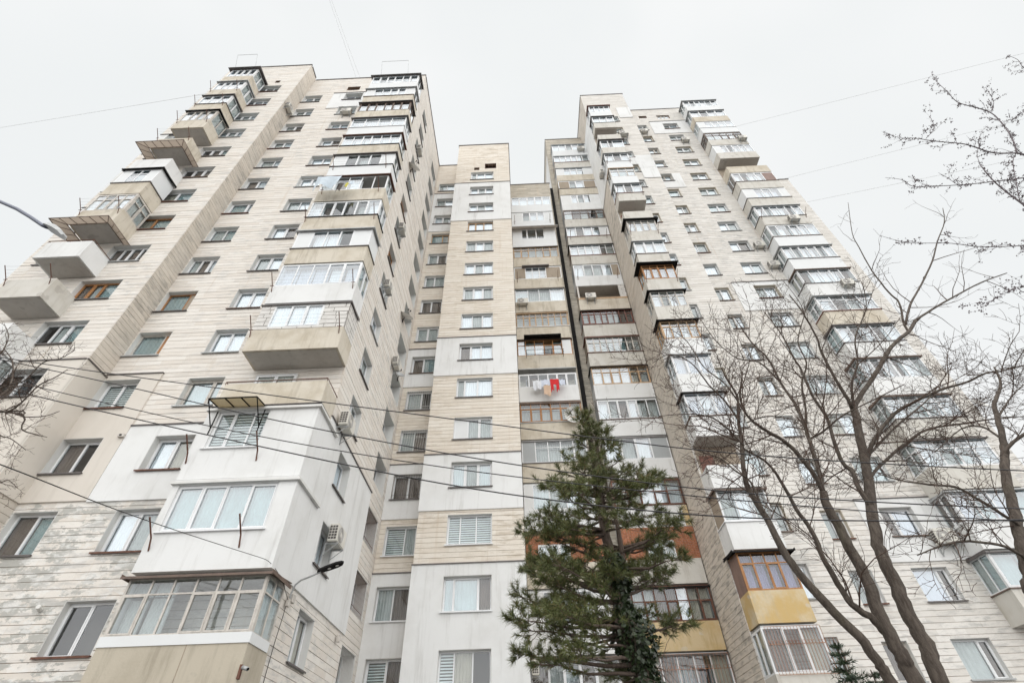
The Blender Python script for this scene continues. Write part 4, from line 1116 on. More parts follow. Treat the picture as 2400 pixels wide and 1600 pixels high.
def dish(label, loc, aim, r=.4, mat='bar_white'):
    t = thing('satellite_dish', label, 'satellite dish', loc, 'satellite dishes')
    d = Vector(aim).normalized(); u = d.orthogonal().normalized(); v = d.cross(u); c = Vector(loc) + d * .25
    mb = MB(); n, k = 20, 4
    for s in (0, 1):
        rings = []
        for i in range(k + 1):
            rr = r * i / k; off = d * ((rr / r) ** 2 * r * .28 - s * .012)
            rings.append([c + off + u * math.cos(2 * math.pi * j / n) * rr + v * math.sin(2 * math.pi * j / n) * rr * 1.1 for j in range(n)])
        for i in range(k):
            for j in range(n):
                q = [rings[i][j], rings[i][(j + 1) % n], rings[i + 1][(j + 1) % n], rings[i + 1][j]]
                mb.poly(q if not s else list(reversed(q)))
    build('reflector', mb, M[mat], t, smooth=True)
    ab = MB(); tip = c + d * r * 1.05 - v * r * .2
    ab.tube([c - v * r * 1.05 + d * r * .28, tip], .012, 4); ab.tube([tip - u * .1, tip + u * .1], .012, 4)
    build('feed_arm', ab, M['metal_dark'], t)
    lb = MB()
    for s in (-.08, .08):
        p = tip + u * s; lb.tube([p + d * .05, p - d * .08], .03, 6)
    build('receiver', lb, M['metal_black'], t)
    mb = MB(); mb.tube([Vector(loc), c], .018, 5); mb.box(loc[0] - .03, loc[0] + .03, loc[1] - .03, loc[1] + .03, loc[2] - .15, loc[2] + .15)
    build('mount', mb, M['metal_dark'], t)
    return t
dish('white satellite dish high on the side wall of the left wing', (-7.05, 16.9, 35.1), (.5, -.45, .55), .5)
dish('white satellite dish standing out edge-on near the inner corner, mid height', (-7.05, 21.2, 24.1), (.45, -.35, .75), .5)
dish('small dish below the air conditioner near the inner corner', (-7.05, 22.2, 20.2), (.4, -.7, .5), .3, 'metal_grey')
dd = dish('pale satellite dish with an orange emblem, just above the pine top', (3.3, 25.5, 19.3), (-.05, -.95, -.12), .52)
mb = MB()
d = Vector((-.05, -.95, -.12)).normalized(); u = d.orthogonal().normalized(); v = d.cross(u); c = Vector((3.3, 25.5, 19.3)) + d * .25
rr = random.Random(4)
for i in range(9):   # slanted strokes of the orange emblem
    a = -.20 + .045 * i; hgt = .05 + .03 * (i % 3)
    P = [(a, -.14), (a + .03, -.14), (a + .045, -.14 + hgt), (a + .015, -.14 + hgt)]
    mb.poly([c + Vector((1, 0, 0)) * p + Vector((0, -.12, .99)) * (q - .02) + d * (.28 * .46 * ((p * p + q * q) / .2116) + .012) for p, q in P])
build('emblem', mb, M['wood_pale'], dd)
dish('tiny dish at the right roof edge behind the twigs', (25.7, 23.6, 17.5), (.2, -.8, .4), .35)

# laundry ------------------------------------------------------------
CL = {}
for nm, c in (('cloth_white', (.72, .74, .78)), ('cloth_blue', (.55, .62, .68)), ('cloth_red', (.62, .025, .03)), ('cloth_tan', (.60, .43, .31)), ('cloth_dark', (.10, .085, .075)), ('cloth_yellow', (.55, .5, .1)), ('cloth_pale', (.62, .66, .76))):
    M[nm] = simple(nm, c, .9, .12, 0, 5)
def cloth(label, mat, x0, x1, y, z, drop, nx=10, nz=6, sway=.05, taper=0.0, legs=False, seed=1, cat='laundry', group='washing hung out to dry'):
    r = random.Random(seed); mb = MB(); ph = r.uniform(0, 6)
    def p(i, j, x0, x1):
        t = i / nx; s = j / nz
        xm = (x0 + x1) / 2; x = x0 + (x1 - x0) * t; x = xm + (x - xm) * (1 - taper * s)
        return (x, y + sway * s * math.sin(t * 9 + ph) - .06 * s, z - drop * s * (1 + .10 * math.sin(t * 5 + ph)) - .03 * math.sin(t * math.pi * 3))
    segs = [(x0, x1)] if not legs else [(x0, x0 + (x1 - x0) * .36), (x1 - (x1 - x0) * .36, x1)]
    for a, b in segs:
        for i in range(nx):
            for j in range(nz):
                q = [p(i, j, a, b), p(i + 1, j, a, b), p(i + 1, j + 1, a, b), p(i, j + 1, a, b)]
                mb.poly(list(reversed(q)))
    if legs:
        for i in range(nx):
            q = [(x0 + (x1 - x0) * i / nx, y - .01, z - .02), (x0 + (x1 - x0) * (i + 1) / nx, y - .01, z - .02), (x0 + (x1 - x0) * (i + 1) / nx, y - .02, z - drop * (.48 - .25 * abs((i + 1) / nx - .5))), (x0 + (x1 - x0) * i / nx, y - .02, z - drop * (.48 - .25 * abs(i / nx - .5)))]
            mb.poly(list(reversed(q)))
    o = build('laundry', mb, M[mat], smooth=True)
    tag(o, label, cat, group); return o
cloth('white shirts bunched at the left end of the washing over the white parapet', 'cloth_white', .95, 1.5, 25.2, 22.1, .75, seed=2, sway=.1)
cloth('white towel hung next to the red trousers', 'cloth_pale', 1.5, 2.05, 25.22, 22.15, .5, seed=3)
cloth('bright red trousers hung over the white loggia parapet', 'cloth_red', 2.08, 2.64, 25.18, 22.15, 1.0, taper=.1, legs=True, seed=4, sway=.03)
cloth('tan cloth hanging lowest, left of the red trousers', 'cloth_tan', 1.62, 2.06, 25.12, 21.62, .85, seed=5, sway=.03)
cloth('pale blue towel at the right end of the washing', 'cloth_pale', 2.68, 3.05, 25.2, 22.1, .45, seed=6)
cloth('large pale blue sheet hung from the stained beige balcony', 'cloth_blue', -10.75, -9.4, 13.3, 27.75, 1.3, seed=7, sway=.16, nx=22)
cloth('dark jacket hanging low at the right of the pale sheet', 'cloth_dark', -9.5, -9.15, 13.4, 27.1, .95, seed=8, taper=.2)
cloth('cream and yellow cloth next to the dark jacket', 'cloth_yellow', -9.14, -8.95, 13.5, 27.3, .6, seed=9)
cloth('small blue cloth under the glazing of the stained balcony', 'cloth_blue', -8.94, -8.7, 13.55, 27.6, .5, seed=10)

# lamps, camera, sensors -------------------------------------------------
t = thing('wall_lamp', 'dark flat-headed street lamp on a bent pale arm, fixed to the near side wall', 'street lamp', (-7.0, 15.5, 6.3))
mb = MB(); mb.tube([(-7.0, 15.5, 6.2), (-6.98, 15.5, 6.5), (-6.92, 15.49, 6.74), (-6.78, 15.47, 6.86), (-6.55, 15.44, 6.93), (-6.2, 15.4, 7.06)], .028, 8); build('arm', mb, M['metal_grey'], t, smooth=True)
mb = MB()
hd = [(-6.30, .055, .05), (-6.2, .10, .05), (-6.0, .15, .045), (-5.75, .165, .04), (-5.60, .12, .03), (-5.54, .03, .02)]
loop = []
for x, w, h in hd:
    z = 7.03 + (x + 6.3) * .30; y = 15.40 + (x + 6.3) * -.1
    loop.append([(x, y - w, z), (x, y + w, z), (x, y + w * .7, z + h + .04), (x, y - w * .7, z + h + .04)])
for a, b in zip(loop, loop[1:]):
    for i in range(4): mb.poly([a[i], b[i], b[(i + 1) % 4], a[(i + 1) % 4]])
mb.poly(loop[0]); mb.poly(list(reversed(loop[-1])))
build('lamp_head', mb, M['metal_black'], t)
for x in (-5.95, -5.72):
    mb = MB(); z = 7.03 + (x + 6.3) * .30 - .004; y = 15.40 + (x + 6.3) * -.1
    mb.poly([(x + .05 * math.cos(-2 * math.pi * i / 12), y + .05 * math.sin(-2 * math.pi * i / 12), z + .05 * math.cos(-2 * math.pi * i / 12) * .30 - .003) for i in range(12)])
    build('lamp_lens', mb, M['bar_white'], t)
mb = MB(); mb.box(-7.03, -6.96, 15.42, 15.58, 6.15, 6.35); mb.box(-7.02, -6.93, 15.53, 15.63, 6.3, 6.5); build('mount', mb, M['frame_old'], t)
mb = MB(); mb.tube([(-7.02, 15.45, 6.2), (-7.0, 15.4, 5.9), (-7.06, 15.45, 5.2), (-7.07, 15.42, 3.5), (-7.07, 15.45, 1.0)], .010, 4); build('lead', mb, M['cable'], t)

t = thing('street_lamp', 'street lamp with a long curved bluish arm reaching in at the upper left', 'street lamp', (-13.2, 5.3, 0))
mb = MB(); mb.tube([(-13.2, 5.3, 0), (-13.2, 5.3, 8), (-13.1, 5.3, 10.2)], [.10, .075, .06], 10); build('pole', mb, M['metal_grey'], t, smooth=True)
M['metal_blue'] = simple('blue_grey_metal', (.10, .115, .17), .45, .15)
mb = MB(); mb.tube([(-13.1, 5.3, 10.1), (-12.8, 5.27, 10.75), (-12.1, 5.2, 11.15), (-11.3, 5.1, 11.2), (-10.53, 5.0, 10.99), (-9.94, 5.0, 10.65), (-9.47, 5.0, 10.33), (-9.0, 5.0, 9.99), (-8.86, 5.0, 9.91)], .036, 8); build('arm', mb, M['metal_blue'], t, smooth=True)
mb = MB()
loop = []
for x, z, w, h in ((-8.95, 9.97, .05, .05), (-8.85, 9.90, .10, .08), (-8.6, 9.74, .13, .08), (-8.42, 9.62, .12, .06), (-8.34, 9.56, .05, .03)):
    loop.append([(x, 5 - w, z), (x, 5 + w, z), (x + h * .5, 5 + w * .7, z + h), (x + h * .5, 5 - w * .7, z + h)])
for a, b in zip(loop, loop[1:]):
    for i in range(4): mb.poly([a[i], b[i], b[(i + 1) % 4], a[(i + 1) % 4]])
mb.poly(loop[0]); mb.poly(list(reversed(loop[-1])))
build('lamp_head', mb, M['metal_grey'], t)

t = thing('security_camera', 'small security camera with rusty base at the corner of the lowest concrete parapet', 'camera', (-7.02, 13.95, 4.3))
mb = MB(); mb.box(-7.06, -7.0, 13.9, 13.98, 4.12, 4.42); build('base', mb, M['rust'], t)
mb = MB(); mb.tube([(-6.99, 13.93, 4.36), (-6.82, 13.86, 4.31)], .045, 10); build('casing', mb, M['metal_grey'], t, smooth=True)
mb = MB(); mb.tube([(-6.822, 13.861, 4.311), (-6.80, 13.852, 4.305)], .03, 10); build('lens', mb, M['metal_black'], t)
for i, (y, z, lb) in enumerate(((15.72, 6.42, 'yellowed junction box beside the wall lamp'), (20.4, 6.45, 'yellowed junction box at the far lower corner of the white side wall'))):
    mb = MB(); mb.box(-7.04, -6.93, y - .07, y + .07, z - .12, z + .1); o = build('junction_box', mb, M['frame_old']); tag(o, lb, 'junction box')
mb = MB(); mb.box(-14.82, -14.6, 15.02, 15.11, 12.0, 12.13); mb.box(-14.76, -14.68, 15.0, 15.019, 12.04, 12.09, 1)
o = build('vent_cover', mb, [M['frame_old'], M['metal_black']]); tag(o, 'small square vent cover at the top corner of the white patch', 'vent')
mb = MB(); mb.tube([(-14.05, 15.17, 6.2), (-14.0, 14.98, 6.24)], .06, 8); o = build('vent_pipe', mb, M['bar_white']); tag(o, 'short white vent pipe stub in the patchy stone wall at lower left', 'vent')
mb = MB(); mb.box(-5.5, -5.2, 22.5, 22.52, 0, .01)

# rods standing out on the stair tower roof and the right tower
mb = MB(); mb.tube([(11.2, 23.0, H1T), (11.25, 23.0, H1T + 1.4)], .02, 4); mb.tube([(11.0, 23.0, H1T + 1.1), (11.5, 23.0, H1T + 1.15)], .012, 4)
o = build('roof_antenna', mb, M['metal_grey']); tag(o, 'thin antenna on the roof of the tower\'s corner block', 'antenna')

# cables ---------------------------------------------------------------
def cable(label, pts, r=.014, mat='cable', group='cables crossing in front of the blocks', sag=.0):
    if mat == 'cable': r *= .66
    P = [Vector(p) for p in pts]; out = []
    for a, b in zip(P, P[1:]):
        for i in range(8): out.append(a.lerp(b, i / 8))
    out.append(P[-1])
    # smooth the joints so that the cable hangs as one curve
    for _ in range(14): out = [out[0]] + [(out[i - 1] + out[i] * 2 + out[i + 1]) / 4 for i in range(1, len(out) - 1)] + [out[-1]]
    mb = MB(); mb.tube(out, r, 5, cap=False); o = build('overhead_cable', mb, M[mat], smooth=True)
    tag(o, label, 'cable', group); return o
cable('topmost of the black cables crossing the picture, lying just under the beige insulation edge', [(-14, 6.5, 9.1), (-9.58, 6.5, 7.93), (-4.44, 6.5, 6.86), (-.13, 6.5, 5.98), (2.99, 6.5, 5.34), (7.01, 6.5, 4.89), (12, 6.5, 4.5)])
cable('second black cable from the top, passing in front of the small awning', [(-14, 6.5, 9.15), (-9.56, 6.5, 7.91), (-6.77, 6.5, 7.13), (-4.28, 6.5, 6.37), (-.77, 6.5, 5.44), (2.8, 6.5, 4.73), (6.61, 6.5, 4.35), (12, 6.5, 4.0)])
cable('third black cable from the top, starting at the left twigs', [(-14, 6.5, 8.95), (-9.24, 6.5, 7.46), (-7.83, 6.5, 7.03), (-4.15, 6.5, 5.98), (-.77, 6.5, 5.22), (2.77, 6.5, 4.65), (6.47, 6.5, 4.17), (12, 6.5, 3.8)], .012)
cable('lowest black cable crossing in front of the pine trunk', [(-14, 6.5, 8.8), (-9.05, 6.5, 7.19), (-4.09, 6.5, 5.82), (-.76, 6.5, 4.93), (2.68, 6.5, 4.36), (6.5, 6.5, 4.2), (12, 6.5, 4.2)], .015)
cable('black cable slanting down to the corner of the old glazed balcony', [(-6.99, 4.20, 4.84), (-6.41, 5.20, 4.88), (-7.01, 8.00, 5.56), (-7.22, 13.30, 6.78), (-7.09, 13.85, 6.87), (-6.95, 14.6, 6.62), (-6.98, 15.38, 6.3)], .012)
for lb, a, b in (('faint grey wire in the sky running left from the corner balconies', (-21.5, 13, 41), (-60, 20, 52)), ('upper of two faint wires rising from the left roof', (-13, 18, 49.4), (-24, -10, 75)), ('lower of two faint wires rising from the left roof', (-12.6, 18, 49.4), (-25, -10, 77)),
                 ('faint wire in the right sky, level with the roof', (24, 24, 55.5), (60, 14, 52)), ('faint wire in the right sky below the roof', (25, 24, 44), (60, 14, 42)), ('faint wire crossing behind the budding branches', (25.8, 24, 40), (60, 12, 33))):
    cable(lb, [a, b], .011, 'cable_far', 'faint wires in the sky')

# ================================================================== trees
# limb skeletons in metres: x, y, z, radius
OAK_LIMBS = [
  [(5.39,8,2.72,0.1459),(5.47,8.01,3.11,0.1433),(5.43,8.02,3.39,0.1386),(5.49,8.03,3.8,0.1348),(5.51,8.04,4.21,0.1305),(5.56,8.05,4.54,0.1245),(5.73,8.06,5.02,0.1193),(5.97,8.07,5.58,0.114),(6.08,8.08,5.87,0.1055),(6.35,8.09,6.66,0.1002),(6.52,8.1,7.18,0.0916)],
  [(6.52,8.1,7.18,0.0749),(6.83,8.2,7.49,0.0712),(7.54,8.3,8.14,0.0685),(8.36,8.4,8.95,0.0659),(9.14,8.5,9.52,0.0617),(9.62,8.6,9.97,0.0565)],
  [(9.14,8.5,9.52,0.0398),(9.15,8.46,9.77,0.0356),(9.38,8.41,10.41,0.032),(9.3,8.37,10.76,0.0277),(9.29,8.33,11.57,0.0237),(9.42,8.29,12.52,0.0195),(9.51,8.24,13.12,0.0145),(10.11,8.2,14.62,0.0096)],
  [(9.27,8.55,9.81,0.0406),(9.9,8.66,10.6,0.0374),(10.72,8.77,11.44,0.0337),(11.72,8.88,12.51,0.0299),(12.59,8.98,13.58,0.0253),(13.54,9.09,14.68,0.02),(14.15,9.2,15.63,0.014)],
  [(9.62,8.6,9.97,0.0411),(10.48,8.8,10.53,0.0362),(11.55,9,11.17,0.0309),(12.89,9.2,11.91,0.025),(14.14,9.4,12.49,0.0184)],
  [(6.48,8.1,7.15,0.0623),(6.43,8.01,7.18,0.0549),(6.37,7.93,7.44,0.0484),(6.3,7.84,7.79,0.0421),(6.29,7.76,8.36,0.0359),(6.3,7.67,8.7,0.0288),(6.27,7.59,9.4,0.022),(6.15,7.5,9.88,0.0143)],
  [(5.76,8,5.19,0.0708),(5.77,8.05,5.25,0.066),(5.79,8.11,5.58,0.0624),(5.87,8.16,5.87,0.0583),(5.83,8.22,6.06,0.0535),(5.91,8.27,6.52,0.0494),(6.07,8.33,7.12,0.0453),(6.07,8.38,7.74,0.0406),(6.18,8.44,8.44,0.0355),(6.2,8.49,8.85,0.0291),(6.26,8.55,9.69,0.023),(6.18,8.6,10.5,0.0159)],
  [(6.13,8.1,5.98,0.0533),(6.48,7.99,6.42,0.0498),(7.01,7.87,6.85,0.0459),(7.46,7.76,7.04,0.0411),(7.96,7.65,7.2,0.0362),(8.42,7.54,7.27,0.0311),(8.77,7.42,7.37,0.026),(9.01,7.31,7.33,0.0207),(9.49,7.2,7.39,0.0157)],
  [(6.03,8.05,5.67,0.0481),(6.24,8.17,5.84,0.0438),(6.73,8.29,6.17,0.0398),(7.44,8.41,6.6,0.0356),(8.06,8.54,6.91,0.0307),(9,8.66,7.09,0.0252),(9.68,8.78,7.23,0.0194),(10.5,8.9,7.35,0.0133)],
  [(6.09,8.1,6.03,0.0382),(6.6,8.28,6.38,0.0342),(7.39,8.46,6.94,0.0302),(8.18,8.64,7.44,0.0255),(8.83,8.82,7.88,0.0202),(9.99,9,8.81,0.0148)],
  [(6.52,8.1,7.18,0.0375),(6.65,7.96,7.65,0.0324),(6.92,7.82,8.08,0.0269),(7.1,7.68,8.66,0.0215),(7.64,7.54,9.4,0.0158),(7.83,7.4,10.09,0.0096)],
  [(5.01,7.9,2.72,0.1388),(4.98,7.87,2.98,0.133),(4.93,7.85,3.3,0.1276),(4.93,7.82,3.64,0.1218),(4.97,7.8,3.94,0.115),(4.93,7.78,4.32,0.1085),(4.91,7.75,4.71,0.1013),(4.85,7.72,5.05,0.0931),(4.9,7.7,5.3,0.0836)],
  [(4.9,7.7,5.3,0.0627),(4.83,7.61,5.54,0.0565),(4.67,7.53,5.93,0.0507),(4.46,7.44,6.14,0.0439),(4.18,7.36,6.33,0.0369),(3.97,7.27,6.54,0.0298),(3.94,7.19,6.88,0.0228),(4.13,7.1,7.39,0.0157)],
  [(4.9,7.7,5.3,0.0557),(5.08,7.78,5.86,0.0528),(5.19,7.85,6.34,0.049),(5.3,7.92,6.74,0.0443),(5.37,8,7.29,0.0396),(5.36,8.08,7.83,0.0343),(5.4,8.15,8.57,0.0287),(5.27,8.23,9.16,0.0222),(5.21,8.3,10.09,0.0153)],
  [(5.26,7.9,6.57,0.0314),(5.39,7.82,6.98,0.0281),(5.52,7.73,7.53,0.0249),(5.78,7.65,7.99,0.0213),(5.79,7.57,8.5,0.0176),(6.17,7.48,9.16,0.0137),(6.53,7.4,9.74,0.0094)],
  [(5.22,7.9,6.39,0.031),(5.48,7.78,6.48,0.027),(5.72,7.66,6.62,0.0232),(5.94,7.54,6.71,0.0193),(6.53,7.42,6.92,0.0155),(7.03,7.3,7.1,0.0117)],
  [(4.94,7.9,3.26,0.0764),(4.82,7.83,3.43,0.0706),(4.57,7.76,3.63,0.0649),(4.46,7.69,3.9,0.0595),(4.38,7.62,4.23,0.054),(4.35,7.55,4.6,0.0485),(4.22,7.48,4.92,0.0423),(4.14,7.41,5.31,0.036),(4.01,7.34,5.64,0.0292),(3.77,7.27,5.81,0.0217),(3.52,7.2,5.94,0.0141)],
  [(4.59,7.7,2.65,0.097),(4.49,7.64,2.92,0.0921),(4.36,7.58,3.2,0.0871),(4.09,7.52,3.58,0.0825),(3.88,7.47,3.94,0.0772),(3.73,7.41,4.29,0.0714),(3.65,7.35,4.72,0.0658),(3.53,7.29,5.1,0.0592),(3.51,7.23,5.39,0.0517),(3.64,7.18,5.94,0.0448),(3.72,7.12,6.39,0.0369),(3.82,7.06,6.79,0.0283),(3.73,7,7.23,0.0192)],
  [(3.52,7.1,4.72,0.025),(3.47,7.04,5.17,0.0221),(3.26,6.98,5.36,0.0184),(3.1,6.92,5.52,0.0146),(2.84,6.86,5.61,0.0106),(2.53,6.8,5.74,0.0067)],
  [(3.55,7,5.81,0.024),(3.35,6.92,6.1,0.02),(3.1,6.85,6.27,0.0158),(2.67,6.78,6.28,0.0114),(2.26,6.7,6.21,0.0069)],
  [(3.66,7,6.22,0.0248),(3.5,6.9,6.59,0.0218),(3.28,6.8,6.89,0.0184),(3.07,6.7,7.31,0.0151),(2.71,6.6,7.44,0.0114),(2.33,6.5,7.17,0.0074)],
  [(3.87,7.1,6.43,0.0218),(3.75,7.15,7.15,0.0193),(3.51,7.2,7.62,0.0161),(3.4,7.25,8.34,0.0128),(3.17,7.3,8.77,0.0088)],
  [(5.38,8.1,7.85,0.0262),(5.1,8.02,8.36,0.0225),(4.65,7.95,8.44,0.018),(4.32,7.88,8.88,0.0138),(4.13,7.8,9.55,0.0096)],
  [(3.82,7.1,6.28,0.018),(4.2,7.07,6.37,0.0144),(4.63,7.03,6.24,0.0107),(4.97,7,6.07,0.007)],
]
RIGHT_LIMBS = [
  [(6.43,7,3.33,0.1069),(6.56,7,3.69,0.1011),(6.71,7,4.05,0.0947),(6.94,7,4.49,0.0881),(7.18,7,5,0.0811),(7.45,7,5.42,0.0724),(7.63,7,5.7,0.0621),(7.82,7,6.11,0.0517),(7.98,7,6.41,0.0402),(8.35,7,6.79,0.0281),(8.5,7,7.17,0.0152)],
  [(7.45,7,5.42,0.0461),(7.53,6.9,5.53,0.0379),(7.89,6.8,5.72,0.0298)],
  [(6.92,7,4.29,0.0355),(6.75,6.9,4.39,0.031),(6.41,6.8,4.64,0.027),(6.13,6.7,4.8,0.0226),(5.7,6.6,4.81,0.018),(5.26,6.5,4.84,0.0134),(4.94,6.4,4.9,0.0089)],
  [(6.65,7,3.84,0.0339),(6.54,6.9,3.92,0.0287),(6.25,6.8,4.03,0.0237),(5.71,6.7,4.05,0.0185),(5.27,6.6,3.95,0.0131),(4.9,6.5,3.83,0.008)],
  [(7.63,7,5.7,0.0236),(7.6,7.13,6.04,0.0188),(7.37,7.27,6.09,0.0131),(6.81,7.4,5.75,0.007)],
  [(7.82,7,6.11,0.0245),(8.57,7.2,6.65,0.0167),(9.23,7.4,7.06,0.0078)],
]
BUD_LIMBS = [
  [(9.22,5,8.66,0.0435),(8.99,4.93,9.12,0.0349),(8.92,4.87,9.76,0.0261),(8.95,4.8,10.3,0.0162)],
  [(10.59,5,10.87,0.0428),(10.32,4.94,10.91,0.0387),(10.12,4.89,10.89,0.0345),(9.59,4.83,10.82,0.0302),(9.3,4.78,11,0.0265),(9.04,4.72,11.05,0.0225),(8.52,4.67,11.1,0.0184),(8.1,4.61,11.15,0.0144),(7.73,4.56,11.1,0.0103),(7.49,4.5,11.28,0.0064)],
  [(10.14,4.9,10.91,0.0341),(10.37,4.86,11.36,0.0315),(10.58,4.82,11.96,0.029),(10.7,4.79,12.53,0.0262),(10.5,4.75,12.76,0.0227),(10.21,4.71,13.02,0.019),(10.3,4.68,13.55,0.0156),(10.37,4.64,14.15,0.0119),(10.52,4.6,14.61,0.0079)],
  [(10.07,5,10.18,0.0286),(9.65,4.93,10.01,0.0249),(8.95,4.86,9.81,0.0213),(8.2,4.79,9.63,0.0179),(7.49,4.71,9.49,0.0146),(7.06,4.64,9.4,0.0115),(6.89,4.57,9.52,0.0086),(6.56,4.5,9.49,0.0056)],
  [(8.97,4.9,9.21,0.015),(9.19,4.9,9.57,0.0155),(9.82,4.9,10.56,0.0166),(10.14,4.9,10.91,0.0171)],
  [(8.65,5,8.21,0.021),(8.16,4.93,7.97,0.0179),(7.39,4.87,7.9,0.0151),(6.9,4.8,7.93,0.0126),(6.3,4.73,7.88,0.01),(5.99,4.67,7.87,0.0074),(5.69,4.6,7.94,0.005)],
  [(13.5,4.8,14.8,0.0215),(13.14,4.73,14.95,0.0171),(13.24,4.67,15.37,0.0129),(13.02,4.6,15.52,0.0083)],
  [(12.06,4.8,13.03,0.0194),(11.35,4.75,12.5,0.0129),(10.6,4.7,11.89,0.0067)],
  [(7.66,5,6.89,0.0155),(7.4,4.9,6.98,0.0119),(6.84,4.8,6.71,0.008),(6.25,4.7,6.37,0.0043)],
  [(8.95,4.8,10.3,0.0122),(9.11,4.75,10.68,0.0093),(9.44,4.7,11.1,0.0064)],
  [(8.11,4.8,9.59,0.0115),(8,4.75,9.77,0.0087),(7.87,4.7,9.93,0.0059)],
  [(8.64,4.8,11.5,0.0132),(9.01,4.75,11.87,0.0101),(9.14,4.7,12.28,0.0069)],
  [(10.78,4.8,12.64,0.0142),(11.11,4.75,13.13,0.011),(11.34,4.7,13.76,0.0076)],
]
LEFT_LIMBS = [
  [(-8.48,6,6.36,0.0299),(-7.96,5.93,6.26,0.0256),(-7.73,5.87,6.2,0.0215),(-7.55,5.8,6.3,0.0178),(-7.41,5.73,6.56,0.0143),(-7.17,5.67,6.67,0.0105),(-6.98,5.6,6.76,0.0066)],
  [(-7.84,5.95,6.27,0.0197),(-7.45,5.87,6.09,0.0149),(-7.01,5.78,6.01,0.0105),(-6.73,5.7,6.03,0.0062)],
  [(-7.83,5.95,6.25,0.0196),(-7.51,6.03,5.98,0.015),(-7.39,6.12,5.95,0.0108),(-7.21,6.2,5.93,0.0065)],
  [(-8.61,6,6.53,0.0304),(-8.38,6.08,6.7,0.0259),(-8.46,6.15,6.99,0.0213),(-8.86,6.22,7.55,0.0169),(-9.41,6.3,8.01,0.0117)],
  [(-8.11,6,5.95,0.0192),(-7.81,6.07,5.9,0.015),(-7.64,6.13,5.86,0.0107),(-7.39,6.2,5.71,0.0064)],
  [(-7.44,6,5.02,0.0146),(-7.22,6.03,5.09,0.0118),(-7.16,6.07,5.14,0.0089),(-7.01,6.1,5.05,0.0059)],
  [(-8.63,6,6.74,0.0206),(-8.11,5.9,6.77,0.0177),(-7.79,5.8,6.76,0.0149),(-7.61,5.7,7.02,0.0123),(-7.25,5.6,7,0.0095),(-6.99,5.5,7.08,0.0068)],
  [(-9,6,7.26,0.0216),(-9.01,6.07,7.62,0.0174),(-9.25,6.13,8.11,0.013),(-9.68,6.2,8.54,0.0081)],
  [(-8.66,6,6.79,0.0173),(-8.36,6.13,6.92,0.0141),(-8.17,6.27,7.02,0.0108),(-7.95,6.4,6.98,0.0073)],
]
PINE_TRUNK = [
  [(2.27,11.2,2.75,0.1683),(2.22,11.18,3.06,0.1569),(2.1,11.16,3.46,0.1457),(2.01,11.14,4.02,0.1352),(1.9,11.12,4.63,0.1239),(1.85,11.1,5.39,0.1122),(1.81,11.08,6.32,0.1),(1.83,11.06,7.14,0.085),(1.87,11.04,7.93,0.0681),(1.94,11.02,8.79,0.0496),(1.98,11,9.43,0.0288)],
]
